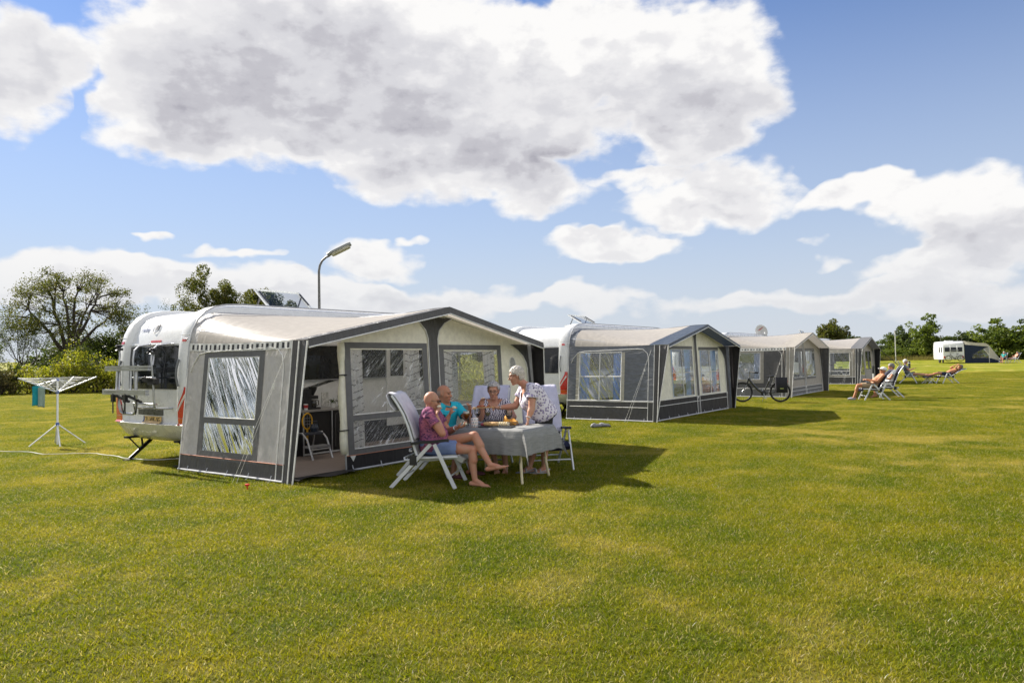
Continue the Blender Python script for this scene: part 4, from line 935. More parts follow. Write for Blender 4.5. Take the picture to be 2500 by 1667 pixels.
# ------------------------------------------------------------------ furniture and things on the lawn
sling_grey = fabric('sling_grey', (.36, .37, .34), .1, .6, .2, (4, 4, 4))
sling_navy = fabric('sling_navy', (.012, .012, .030), .03, .6, .3, (4, 4, 4))
towel_m = fabric('towel_lavender', (.56, .56, .70), .15, .9, .5, (4, 4, 2))
towel_w = fabric('towel_white', (.68, .68, .74), .15, .9, .5, (4, 4, 2))
def chair(name, label, loc, rz, seat_m, frame_m, rec=0, group='folding recliner chairs', foot=False, low=False):
    """high backed folding chair facing +x; rec tilts the back further"""
    t = thing(name, label, 'chair', loc, rz, group); hw = .27
    piv = Vector((-.10, 0, .40)); R_ = Matrix.Rotation(-rad(rec), 3, 'Y')
    def B(x, z): v = R_ @ (Vector((x, 0, z)) - piv) + piv; return v.x, v.z
    bp = [(-.085, .40), (-.12, .50), (-.155, .62), (-.20, .78), (-.27, .95), (-.34, 1.07), (-.41, 1.17)]
    if low: bp = bp[:4]
    m = MB()
    for s in (-1, 1): m.tube([(B(x, z)[0], s * hw, B(x, z)[1]) for x, z in bp], .017, 8)
    m.tube([(B(*bp[-1])[0], -hw, B(*bp[-1])[1]), (B(*bp[-1])[0], hw, B(*bp[-1])[1])], .015, 8)
    m.build('back_frame', frame_m, t)
    m = MB()
    def sheet(pts, th, sag=.02):
        def f(u, v):
            n = (len(pts) - 1) * v; i = min(len(pts) - 2, int(n)); p = vl((*pts[i], 0), (*pts[i + 1], 0), n - i); y = lerp(-hw + .012, hw - .012, u); return (p[0], y, p[1] - sag * math.sin(PI * u))
        rings = []
        nn = 14
        for j in range(nn + 1):
            v = j / nn; a = Vector(f(.5, max(0, v - .02))); b = Vector(f(.5, min(1, v + .02))); nrm = (b - a).cross(Vector((0, 1, 0))).normalized() * th
            rings.append([Vector(f(i / 6, v)) + nrm for i in range(7)] + [Vector(f(1 - i / 6, v)) - nrm for i in range(7)])
        m.loft(rings)
    sheet([B(x, z) for x, z in bp], .018, .0); m.build('backrest', seat_m, t, 40)
    m = MB(); sheet([(-.09, .385), (.05, .37), (.25, .39), (.40, .40), (.50, .345)], .028, .015); m.build('seat', seat_m, t, 40)
    m = MB()
    for s in (-1, 1): m.tube([(-.12, s * hw, .38), (.42, s * hw, .40)], .015, 8)
    m.tube([(.42, -hw, .40), (.42, hw, .40)], .014, 8); m.tube([(-.12, -hw, .36), (-.25, -hw, .36), (-.27, -hw + .05, .38), (-.27, hw - .05, .38), (-.25, hw, .36), (-.12, hw, .36)], .013, 8)
    m.build('seat_frame', frame_m, t)
    for s in (-1, 1):
        y = s * (hw + .035)
        m = MB(); m.bar((-.43, y, .012), (.10, y, .565), .045, .020, (0, 1, 0)); m.build('leg', frame_m, t)
        m = MB(); m.bar((.41, y + s * .022, .012), (.15, y + s * .022, .565), .045, .020, (0, 1, 0)); m.build('leg', frame_m, t)
        m = MB(); x0, z0 = B(-.155, .60)
        prof = [(x0 + .0, z0 - .03), (x0 + .12, z0 - .012 if rec < 12 else .585), (.12, .592), (.30, .612), (.33, .608)]
        rings = [[(x, y + a * .032 * (1 if i < 4 else .6), z + b * .017) for a, b in ((-1, -.7), (-.7, -1), (.7, -1), (1, -.7), (1, .7), (.7, 1), (-.7, 1), (-1, .7))] for i, (x, z) in enumerate(prof)]
        m.loft(rings); m.build('armrest', black_pl, t, 40)
        m = MB(); m.box((-.13, y, .36), (.09, .03, .12)); m.build('recline_bracket', black_pl, t)
    m = MB(); m.tube([(-.30, -hw - .03, .15), (-.30, hw + .03, .15)], .011, 8); m.tube([(.34, -hw - .05, .16), (.34, hw + .05, .16)], .011, 8); m.build('crossbar', frame_m, t)
    if foot:
        r = thing('leg_rest', 'padded leg rest in front of ' + foot, 'leg rest', loc, rz, 'leg rests of the sunbathers')
        m = MB(); sheet([(.54, .36), (.72, .39), (1.0, .38), (1.16, .34)], .022, .0); m.build('pad', seat_m, r, 40)
        for x0, x1 in ((.70, 1.02), (1.02, .70)):
            for s in (-1, 1): m = MB(); m.bar((x0, s * .2, .37), (x1 + (.06 if x1 > x0 else -.06), s * .2, .01), .03, .016, (0, 1, 0)); m.build('leg', frame_m, r)
    return t
def towel(label, loc, rz, mat, w=.52, drop=.62, front=.5, rec=0):
    """cloth hung over the top of a chair back, same axes as the chair"""
    bp = [(-.115, .52), (-.155, .62), (-.20, .78), (-.27, .95), (-.34, 1.07), (-.425, 1.19)]; m = MB()
    path = [(x + .04, z) for x, z in bp if z > 1.19 - drop - .08] + [(-.46, 1.215), (-.485, 1.18)] + [(-.44, 1.06), (-.37, .97)]
    def f(u, v):
        n = (len(path) - 1) * v; i = min(len(path) - 2, int(n)); p = vl((*path[i], 0), (*path[i + 1], 0), n - i)
        return (p[0] + .008 * math.sin(u * 17 + v * 5), lerp(-w / 2, w / 2, u) * (1 + .03 * math.sin(v * 9)), p[1] + .006 * math.sin(u * 9))
    m.grid(f, 16, 26); o = m.build('towel', mat, None, 180); o.location = loc; o.rotation_euler = (0, 0, rz); sd = o.modifiers.new('thick', 'SOLIDIFY'); sd.thickness = .012
    return tag(o, label, 'towel', 'towels over the chair backs')
CHP = [((-1.10, 9.66), -8), ((-1.12, 10.52), -24), ((-.40, 11.20), -100), ((.46, 11.02), -80)]
chair('folding_chair', 'pale grey chair the man in the pink shirt sits in', (*CHP[0][0], 0), rad(CHP[0][1]), sling_grey, alu_white, 0)
chair('folding_chair', 'pale chair under the man in the turquoise shirt', (*CHP[1][0], 0), rad(CHP[1][1]), sling_grey, alu_white, 0, low=True)
chair('folding_chair', 'chair under the seated woman in glasses', (*CHP[2][0], 0), rad(CHP[2][1]), sling_grey, alu_white, 0)
chair('folding_chair', 'empty chair behind the standing woman', (*CHP[3][0], 0), rad(CHP[3][1]), sling_navy, alu_white, 0)
towel('white towel over the headrest of the pink shirt man\'s chair', (*CHP[0][0], 0), rad(CHP[0][1]), towel_w, .54, .5)
towel('lavender towel behind the head of the seated woman', (*CHP[2][0], 0), rad(CHP[2][1]), towel_m, .56, .62)
towel('long lavender towel on the empty chair behind the standing woman', (*CHP[3][0], 0), rad(CHP[3][1]), towel_m, .58, .66)
# ---- table
TR = rad(150); TN = Vector((.13, 9.50, 0)); TX = Vector((math.cos(TR), math.sin(TR), 0)); TY = Vector((math.cos(rad(60)), math.sin(rad(60)), 0)); TL, TW, TZ = 1.15, .85, .71
tc = TN + TX * TL / 2 + TY * TW / 2
leg_cream = P('leg_cream', (.62, .55, .36), .45)
tb = thing('folding_table', 'camping table under the grey tablecloth, on four cream legs', 'table', (tc.x, tc.y, 0), TR)
m = MB(); m.box((0, 0, TZ - .02), (TL - .02, TW - .02, .03)); m.build('tabletop', P('table_grey', (.4, .4, .4), .5), tb)
for sx in (-1, 1):
    for sy in (-1, 1):
        m = MB(); m.tube([(sx * (TL / 2 - .13), sy * (TW / 2 - .13), TZ - .04), (sx * (TL / 2 - .06), sy * (TW / 2 - .05), .0)], .013, 8); m.tube([(sx * (TL / 2 - .10), sy * (TW / 2 - .085), .27), (sx * (TL / 2 - .06), sy * (TW / 2 - .05), .0)], .018, 8); m.build('leg', leg_cream, tb)
m_, t, out = newmat('tablecloth_grey'); cc = t.coord('Object'); sp = t.n.new('ShaderNodeSeparateXYZ'); t.l.new(cc, sp.inputs[0])
wv = t.math('SINE', t.math('MULTIPLY', t.math('ADD', sp.outputs[2], t.math('MULTIPLY', sp.outputs[1], 1.0)), 420)); n = t.noise(t.coord('Object', (3, 3, 40)), 3, 4)
c = t.mix(t.ramp(t.math('MULTIPLY_ADD', wv, .05, n), .25, .7), (.20, .205, .205), (.27, .275, .272))
b = t.node('ShaderNodeBsdfPrincipled'); t.put(b.inputs['Base Color'], c); b.inputs['Roughness'].default_value = .65; b.inputs['Specular IOR Level'].default_value = .3
t.l.new(t.bump(t.math('MULTIPLY_ADD', wv, .03, t.noise(t.coord('Object', (5, 5, 1)), 1.5, 3)), .35, .02), b.inputs['Normal']); t.l.new(b.outputs[0], out.inputs[0]); cloth_m = m_
m = MB(); NU, NV = 80, 70; hx, hy = TL / 2, TW / 2; OV = .32
def cl(u, v):
    x = lerp(-hx - OV, hx + OV, u); y = lerp(-hy - OV, hy + OV, v); ox = max(0, abs(x) - hx); oy = max(0, abs(y) - hy)
    cxx = max(-hx, min(hx, x)); cyy = max(-hy, min(hy, y)); r = math.hypot(ox, oy)
    z = TZ + .004 - r * .97 - (.02 if r > 0 else 0) * min(1, r / .03)
    fl = .02 + .05 * r; k = 0
    px = cxx + math.copysign(1, x) * (min(ox, .012) + (fl * min(1, ox / .1) if ox > 0 else 0) + (.10 * min(ox, oy) / OV if ox > 0 and oy > 0 else 0))
    py = cyy + math.copysign(1, y) * (min(oy, .012) + (fl * min(1, oy / .1) if oy > 0 else 0) + (.10 * min(ox, oy) / OV if ox > 0 and oy > 0 else 0))
    if ox > 0 and oy <= 0: px += math.copysign(1, x) * (.016 * math.sin(y * 19 + 1) + .006 * math.sin(y * 43)) * ox / OV
    if oy > 0 and ox <= 0: py += math.copysign(1, y) * (.018 * math.sin(x * 15 + 1) + .006 * math.sin(x * 37)) * oy / OV
    return (px, py, z + .0015 * math.sin(x * 13) * math.sin(y * 11))
m.grid(cl, NU, NV); tcl = m.build('tablecloth', cloth_m, None, 180); tcl.location = (tc.x, tc.y, 0); tcl.rotation_euler = (0, 0, TR); tag(tcl, 'grey ribbed tablecloth hanging over the edges of the dining table', 'tablecloth')
TT = TZ + .008
def tp(x, y, z=0): return (x, y, TT + z)
clear_g = glass('drinking_glass', (.96, .97, .97), .05)
def goblet(label, x, y, H, R, liq, fill, stem=.45):
    r = thing('goblet', label, 'glass', tp(x, y), 0, 'stemmed glasses on the dining table')
    m = MB(); s = H * stem; pr = [(.001, .0), (.034, .0), (.034, .004), (.006, .008), (.005, s), (R * .55, s + .015), (R * .95, s + .05), (R, s + .07), (R * .86, H)]
    m.lathe(pr, n=20, caps=False); m.build('bowl', clear_g, r, 60)
    m = MB(); zt = lerp(s, H, fill); pr2 = [(.002, s + .008), (R * .52, s + .019), (R * .9, s + .052), (R * .94, min(zt, s + .07)), (R * .9, zt)]; m.lathe(pr2, n=18); m.build('drink', liq, r, 60)
    return r
beer = P('amber_beer', (.70, .26, .03), .15, spec=.6, trans=.7); foam = P('beer_foam', (.8, .76, .65), .8)
redw = P('red_wine', (.03, .004, .006), .1, spec=.6); whitew = P('pale_wine', (.55, .50, .25), .15, trans=.6)
g = goblet('tall stemmed glass of amber beer with foam', -.63, 9.98, .215, .045, beer, .70)
m = MB(); m.lathe([(.040, 0), (.039, .022), (.01, .024)], (0, 0, .215 * .45 + (.215 * .55) * .70), 18); m.build('foam', foam, g)
goblet('stemmed glass of dark red wine beside the bread board', -.055, 9.80, .225, .047, redw, .48)
goblet('stemmed glass of red wine behind the patterned carafe', -.50, 10.35, .215, .045, redw, .45)
goblet('stemmed glass of pale wine in front of the seated woman', -.36, 10.42, .215, .042, whitew, .5)
m_, t, out = newmat('carafe_print'); cc = t.coord('Object'); sp = t.n.new('ShaderNodeSeparateXYZ'); t.l.new(cc, sp.inputs[0])
ang = t.math('MULTIPLY', t.math('ARCTAN2', sp.outputs[1], sp.outputs[0]), 14 / (2 * PI)); row = t.math('MULTIPLY', sp.outputs[2], 25.0)
fx = t.math('FRACT', t.math('ADD', ang, t.math('MULTIPLY', t.math('FLOOR', row), .5))); fz = t.math('FRACT', row)
k = t.math('MULTIPLY', t.math('LESS_THAN', t.math('ABSOLUTE', t.math('SUBTRACT', fx, .5)), .2), t.math('LESS_THAN', t.math('ABSOLUTE', t.math('SUBTRACT', fz, .5)), .36))
c = t.mix(k, (.82, .82, .84), (.06, .06, .075)); k2 = t.math('MULTIPLY', t.math('GREATER_THAN', fx, .55), t.math('LESS_THAN', fz, .2)); c = t.mix(k2, c, (.7, .3, .12))
b = t.node('ShaderNodeBsdfPrincipled'); t.put(b.inputs['Base Color'], c); b.inputs['Roughness'].default_value = .3; t.l.new(b.outputs[0], out.inputs[0])
cf = thing('carafe', 'glass carafe in a white patterned sleeve', 'carafe', tp(-.52, 9.93))
m = MB(); m.lathe([(.047, 0), (.05, .01), (.05, .115), (.046, .125)], n=24, caps=False); m.build('sleeve', m_, cf, 60)
m = MB(); m.lathe([(.044, .004), (.046, .12), (.042, .15), (.026, .19), (.023, .22), (.028, .245)], n=24, caps=False); m.build('bottle', clear_g, cf, 60)
m = MB(); m.lathe([(.024, .235), (.024, .26), (.01, .265)], n=14); m.build('stopper', P('cork', (.45, .30, .16), .8), cf)
jar = thing('glass_jug', 'small clear glass jug beside the beer glass', 'jug', tp(-.585, 10.12)); m = MB(); m.lathe([(.03, 0), (.038, .03), (.036, .09), (.03, .11), (.034, .13)], n=18, caps=False); m.build('body', clear_g, jar, 60); m = MB(); m.tube([(.036, 0, .10), (.065, 0, .09), (.065, 0, .05), (.038, 0, .035)], .005, 6); m.build('handle', clear_g, jar)
slate = P('slate', (.03, .032, .035), .6, bump=.3, bs=40)
bd = thing('serving_board', 'flat black slate board with bread on it', 'board', tp(-.22, 9.86), rad(-22)); m = MB(); m.box((0, 0, .006), (.46, .19, .012)); m.build('slab', slate, bd)
crust = P('bread_crust', (.56, .34, .14), .7, var=.3, vs=25, bump=.5, bs=60); crumb = P('bread_crumb', (.72, .62, .42), .85, bump=.6, bs=90, var=.1)
def loaf(label, x, y, L, r, rz, cut=True):
    o = thing('baguette', label, 'bread', tp(x, y, .012), rz, 'bread on the slate board'); m = MB(); k = 14
    m.tube([(lerp(-L / 2, L / 2, i / k), .004 * math.sin(i), r * .9) for i in range(k + 1)], [r * (min(1, .45 + i * .28) if cut else min(1, .45 + i * .28, .45 + (k - i) * .28)) * (1 + .05 * math.sin(i * 2.2)) for i in range(k + 1)], 14, flat=.92); m.build('crust', crust, o, 60)
    if cut: m = MB(); m.lathe([(r * .92, 0), (r * .9, .004), (.001, .006)], n=14); e = m.build('crumb', crumb, o); e.rotation_euler = (0, rad(90), 0); e.location = (L / 2, 0, r * .9)
    return o
loaf('long crusty half baguette lying on the slate board', -.30, 9.90, .21, .031, rad(-18))
for i in range(4):
    a = -.165 + i * .030; o = thing('bread_slice', 'cut bread slice leaning in the row beside the baguette', 'bread', tp(a, 9.855 - i * .010, .012), rad(-18), 'row of cut bread slices'); m = MB(); m.lathe([(.002, -.007), (.030, -.007), (.033, 0), (.030, .007), (.002, .007)], n=14); e = m.build('crumb', crumb, o); e.rotation_euler = (rad(8), rad(62), 0); e.location = (0, 0, .032)
o = thing('salami_pack', 'red dish of sliced meat behind the baguette', 'meat', tp(-.37, 10.02), rad(-15)); m = MB(); m.lathe([(.02, 0), (.075, .012), (.08, .03), (.05, .045), (.0, .05)], n=16); m.build('food', P('red_meat', (.35, .03, .05), .45, var=.4, vs=40, bump=.5, bs=60), o)
bk = thing('bread_basket', 'small basket with a mustard yellow napkin', 'basket', tp(-.02, 10.12), rad(-20)); m = MB(); m.lathe([(.06, 0), (.075, .02), (.085, .055), (.08, .055), (.05, .008)], n=20); m.build('bowl', P('wicker', (.35, .20, .08), .8, bump=.8, bs=70), bk)
m = MB(); m.grid(lambda u, v: (lerp(-.11, .07, u), lerp(-.08, .08, v), .05 + .05 * math.sin(u * 5 + v * 2) * math.sin(v * 4) + .05 * (1 - abs(2 * v - 1)) - .05 * max(0, abs(2 * u - 1) - .5)), 16, 14); nk = m.build('napkin', P('mustard_cloth', (.60, .27, .03), .85), bk, 180); sd = nk.modifiers.new('thick', 'SOLIDIFY'); sd.thickness = .006
o = thing('dip_bowl', 'little white dip bowl beside the bread slices', 'bowl', tp(-.10, 10.02)); m = MB(); m.lathe([(.03, 0), (.045, .02), (.05, .04), (.046, .04), (.03, .012)], n=18); m.build('bowl', white_pl, o)
# ---- inside the near awning
car = MB(); car.grid(lambda u, v: (lerp(.12, 5.9, u), lerp(.02, 2.45, v), .052), 40, 18)
m_, t, out = newmat('carpet_taupe'); cc = t.coord('Object', None, (0, 0, rad(30))); vo = t.n.new('ShaderNodeTexBrick'); t.l.new(cc, vo.inputs['Vector']); vo.inputs['Scale'].default_value = 5.5; vo.inputs['Mortar Size'].default_value = .03; vo.inputs['Color1'].default_value = (.26, .21, .18, 1); vo.inputs['Color2'].default_value = (.32, .265, .235, 1); vo.inputs['Mortar'].default_value = (.13, .105, .09, 1)
b = t.node('ShaderNodeBsdfPrincipled'); t.put(b.inputs['Base Color'], t.mix(t.math('MULTIPLY', t.noise(cc, 30, 4), .5), vo.outputs[0], (.2, .16, .14))); b.inputs['Roughness'].default_value = .9; t.l.new(b.outputs[0], out.inputs[0])
o = car.build('carpet', m_, None); o.location = A1; o.rotation_euler = (0, 0, TH); tag(o, 'taupe patterned carpet on the floor of the near awning', 'carpet')
m = MB(); m.grid(lambda u, v: (lerp(.1, 1.2, u), lerp(-.20 + .05 * math.sin(u * 5), .06, v), .045 + .02 * math.sin(u * 9) * (1 - v)), 24, 4); o = m.build('ground_sheet', P('black_sheet', (.012, .011, .012), .7), None); o.location = A1; o.rotation_euler = (0, 0, TH); tag(o, 'black ground sheet edge in the open awning doorway', 'ground sheet')
cloth_blk = P('cabinet_black', (.014, .013, .014), .75, var=.3, bump=.2, bs=20)
cab = thing('camping_cabinet', 'black folding kitchen cabinet with grey top inside the awning', 'cabinet', wpos(A1, 2.42, 2.0), TH)
m = MB(); m.box((0, 0, .42), (1.34, .44, .72)); m.build('cloth_body', cloth_blk, cab)
m = MB(); m.box((0, 0, .80), (1.40, .50, .03)); m.build('worktop', P('worktop_grey', (.30, .29, .28), .45), cab)
m = MB(); m.box((.30, -.232, .43), (.62, .012, .60)); d = m.build('door', cloth_blk, cab)
m = MB(); m.tube([(.02, -.242, .16), (.02, -.242, .70), (.06, -.242, .74), (.55, -.242, .74), (.59, -.242, .70), (.59, -.242, .16)], .006, 6); m.build('zip', P('zip_grey', (.08, .08, .08), .5), d)
m = MB()
for x in (-.66, -.05, .66): m.tube([(x, -.235, .05), (x, -.235, .79)], .013, 8)
m.tube([(-.66, -.235, .075), (.66, -.235, .075)], .02, 8); m.build('frame', alu, cab)
def on_cab(x, y): return wpos(A1, 2.42 + x, 2.0 + y, .817)
o = thing('coffee_machine', 'black coffee machine with grinder funnel on the cabinet', 'coffee machine', on_cab(-.30, .0), TH); m = MB(); m.box((0, 0, .015), (.24, .2, .03)); m.box((-.08, .03, .18), (.09, .16, .33)); m.box((.0, .02, .20), (.2, .16, .06)); m.build('body', black_pl, o)
m = MB(); m.lathe([(.02, .235), (.03, .26), (.07, .34), (.075, .38), (.06, .38)], (.03, .0, 0), 16); m.build('funnel', black_pl, o); m = MB(); m.lathe([(.05, .03), (.06, .08), (.055, .14), (.045, .16)], (.03, -.01, 0), 18); m.tube([(.085, -.02, .15), (.125, -.03, .14), (.13, -.03, .07), (.09, -.02, .05)], .009, 6); m.build('pot', P('pot_dark', (.02, .018, .016), .1, spec=.8), o)
o = thing('paper_cup', 'red and white cup left of the coffee machine', 'cup', on_cab(-.50, -.1), TH); m = MB(); m.lathe([(.03, 0), (.036, .10), (.032, .10)], n=16); m.build('cup', white_pl, o); m = MB(); m.lathe([(.0335, .03), (.0365, .085)], n=16, caps=False); m.build('band', ink_red, o)
o = thing('picture_card', 'small grey printed card standing on the cabinet', 'card', on_cab(.10, .12), TH); m = MB(); m.box((0, 0, .14), (.16, .015, .26)); m.build('panel', P('card_print', (.55, .55, .53), .6, var=.4, vs=18), o)
o = thing('potted_plant', 'small green plant in white pot on the cabinet', 'plant', on_cab(.16, -.02), TH); m = MB(); m.lathe([(.035, 0), (.05, .08), (.045, .08)], n=16); m.build('pot', white_pl, o); m = MB(); rng = random.Random(2)
for i in range(60): leaf(m, Vector((rng.gauss(0, .03), rng.gauss(0, .03), .11 + rng.gauss(0, .02))), .035, rng)
m.build('foliage', leafmat('house_leaf', (.02, .05, .01), (.05, .09, .015), (.06, .1, .02)), o, 0)
o = thing('wire_lantern', 'black wire lantern next to the potted plant', 'lantern', on_cab(.34, -.02), TH); m = MB()
for i in range(8): a = i * PI / 4; m.tube([(.03 * math.cos(a), .03 * math.sin(a), .03), (.075 * math.cos(a), .075 * math.sin(a), .10), (.045 * math.cos(a), .045 * math.sin(a), .23)], .003, 5)
m.build('cage', black_pl, o); m = MB(); m.lathe([(.05, 0), (.05, .03), (.02, .035)], n=14); m.build('base', black_pl, o)
o = thing('fly_swatter', 'yellow electric fly swatter hanging on the cabinet side', 'fly swatter', wpos(A1, 1.80, 1.72, .42), TH); m = MB(); m.tube([(.10 * math.cos(a), 0, .22 + .13 * math.sin(a)) for a in [2 * PI * i / 20 for i in range(21)]], .013, 8); m.tube([(.0, 0, .10), (0, 0, -.14)], .016, 8); m.build('frame', P('yellow_plastic', (.70, .38, .02), .4), o)
m = MB()
for k in (-.05, 0, .05): m.tube([(k, 0, .11), (k, 0, .33)], .002, 4); m.tube([(-.08, 0, .22 + k), (.08, 0, .22 + k)], .002, 4)
m.build('mesh', alu, o)
o = thing('kettle', 'dark kettle in front of the fly swatter', 'kettle', wpos(A1, 1.86, 1.62, .47), TH); m = MB(); m.lathe([(.06, 0), (.075, .06), (.05, .12), (.02, .13)], n=18); m.tube([(-.06, 0, .09), (-.07, 0, .17), (.06, 0, .17), (.06, 0, .1)], .008, 6); m.build('body', P('kettle_blue', (.03, .04, .06), .3), o)
st = thing('step_stool', 'folding aluminium step stool inside the awning door', 'step stool', wpos(A1, 1.72, 1.50, .05), TH)
m = MB(); m.box((0, .06, .40), (.40, .22, .03)); m.build('step', P('step_dark', (.04, .045, .06), .6), st); m = MB(); m.box((0, -.12, .20), (.40, .18, .03)); m.build('step', P('step_grey', (.25, .25, .26), .6), st)
m = MB()
for s in (-1, 1): m.tube([(s * .2, -.26, 0), (s * .2, -.12, .32), (s * .2, .0, .42), (s * .2, .18, .42), (s * .2, .26, 0)], .015, 8)
m.tube([(-.2, -.20, .16), (.2, -.20, .16)], .013, 8); m.build('frame', alu, st)
o = thing('storage_box', 'dark box under the cabinet top beside the stool', 'box', wpos(A1, 1.66, 2.05, .05), TH); m = MB(); m.box((0, 0, .19), (.4, .36, .38)); m.build('bin', cloth_blk, o); m = MB(); m.box((0, 0, .395), (.42, .38, .03)); m.build('lid', black_pl, o)
# ---- clothes dryer on the left lawn
dr = thing('clothes_dryer', 'white rotary clothes dryer on a tripod left of the caravan', 'clothes dryer', (-9.45, 15.38, 0))
blu = P('blue_joint', (.05, .10, .35), .4); m = MB(); m.tube([(0, 0, .02), (0, 0, 1.36)], .021, 10); m.build('pole', alu_white, dr)
arms = [rad(a) for a in (188, 8, 98, 278)]; Lr = .76
tips = [Vector((Lr * math.cos(a), Lr * math.sin(a), 1.40)) for a in arms]
for a, tpv in zip(arms, tips):
    m = MB(); m.tube([(0.02 * math.cos(a), .02 * math.sin(a), 1.10), tpv], .013, 8); m.build('arm', alu_white, dr)
    m = MB(); k = tpv.lerp(Vector((0, 0, 1.10)), .5); m.tube([(0, 0, 1.36), k], .010, 8); m.build('brace', alu_white, dr)
    m = MB(); m.tube([(0, 0, .44), (.50 * math.cos(a + .5), .50 * math.sin(a + .5), .012)], .012, 8); m.build('leg', alu_white, dr)
m = MB()
for z in (.44, 1.10, 1.36): m.lathe([(.03, -.03), (.034, 0), (.03, .03)], (0, 0, z), 12)
m.build('hub', blu, dr)
m = MB()
for f in (.3, .42, .54, .66, .78, .90, .98):
    P4 = [Vector((0, 0, 1.10)).lerp(tips[i], f) for i in (0, 2, 1, 3)]
    for i in range(4): a, b = P4[i], P4[(i + 1) % 4]; m.tube([a + Vector((0, 0, .008)), (a + b) / 2 - Vector((0, 0, .004)), b + Vector((0, 0, .008))], .0035, 4)
m.build('washing_line', rope_white, dr)
def hang(label, loc, rz, wd, h, col, grp='laundry on the clothes dryer'):
    m = MB(); m.grid(lambda u, v: (lerp(-wd / 2, wd / 2, u), .012 * math.sin(u * 8 + v * 3) * v, -h * v + .012 * math.sin(u * 5)), 10, 14); o = m.build('towel', fabric('laundry', col, .25, .85, .4), None, 180); o.location = loc; o.rotation_euler = (0, 0, rz); s = o.modifiers.new('thick', 'SOLIDIFY'); s.thickness = .008; tag(o, label, 'towel', grp)
hang('turquoise cloth hanging from the clothes dryer', (-9.79, 15.25, 1.225), rad(20), .17, .40, (.02, .30, .36)); hang('pale green grey cloth hanging from the clothes dryer', (-9.68, 15.22, 1.20), rad(10), .13, .40, (.30, .40, .36))
# cable on the lawn
def cable(label, pts, name='cable'):
    m = MB(); P_ = [Vector(p) for p in pts]; q = []
    for a, b in zip(P_, P_[1:]):
        for i in range(6): q.append(a.lerp(b, i / 6) + Vector((.02 * math.sin(len(q) * 1.1), .03 * math.sin(len(q) * .9), 0)))
    m.tube(q + [P_[-1]], .006, 6); tag(m.build(name, rope_white, None), label, 'cable')
cable('white power cable lying across the lawn to the caravan', [(-10.2, 14.2, .035), (-9.3, 14.05, .035), (-8.6, 13.6, .03), (-7.6, 13.5, .04), (-6.95, 13.0, .035), (-6.4, 12.6, .03), (-5.9, 12.45, .035), (-5.2, 12.75, .04)])
o = thing('tent_peg', 'bright red peg head in the grass before the near awning', 'peg', (-3.42, 9.52, 0)); m = MB(); m.lathe([(.008, 0), (.01, .05), (.028, .055), (.03, .075), (.012, .08)], n=12); m.build('peg', P('peg_red', (.55, .03, .02), .4), o)
# ---- lamp post behind the near caravan
grey_met = P('lamp_grey', (.14, .14, .14), .5, .4)
lp = thing('street_lamp', 'grey street lamp with bent arm behind the near caravan', 'street lamp', (-5.72, 22, 0)); m = MB()
m.tube([(0, 0, 0), (0, 0, 4.35), (.03, 0, 4.52), (.10, 0, 4.66), (.22, -.01, 4.76), (.34, -.02, 4.81)], [.055, .036, .036, .034, .032, .030], 12); m.build('pole', grey_met, lp)
def hp(u, v, o): d = Vector((.9, -.1, .40)).normalized(); sd = Vector((0.1, .95, -.1)); return Vector((.28, -.02, 4.79)) + d * u + sd * v + Vector((-.4, 0, .9)).normalized() * o
m = MB(); m.loft([[hp(u, v * w_, o) for v, o in ((-.11, 0), (-.09, .07), (0, .10), (.09, .07), (.11, 0))] for u, w_ in ((0, .3), (.12, .8), (.25, 1), (.70, 1), (.78, .6))]); m.build('head', P('lamp_head', (.22, .23, .22), .5), lp)
m = MB(); m.loft([[hp(u, v * w_, o) for v, o in ((-.10, 0), (-.08, -.06), (0, -.075), (.08, -.06), (.10, 0))] for u, w_ in ((.13, .7), (.2, 1), (.66, 1), (.72, .8))]); m.build('lamp_cover', P('lamp_cover', (.55, .53, .44), .3, trans=.3), lp)
# ---- pair of clogs
for x, y, lab, rz in ((1.93, 17.2, 'left one of two grey clogs left on the lawn', 200), (2.12, 17.25, 'right one of two grey clogs left on the lawn', 165)):
    o = thing('clog', lab, 'shoe', (x, y, .03), rad(rz)); m = MB(); m.loft([[(px, wy * math.cos(a), .02 + max(-.02, hz * math.sin(a))) for a in [2 * PI * i / 12 for i in range(12)]] for px, wy, hz in ((-.13, .02, .02), (-.10, .042, .045), (0, .045, .05), (.07, .052, .075), (.12, .045, .055), (.15, .02, .02))]); m.build('upper', P('clog_grey', (.22, .22, .23), .6), o, 60); m = MB(); m.box((0, 0, .005), (.28, .09, .02)); m.build('sole', dark_rub, o)
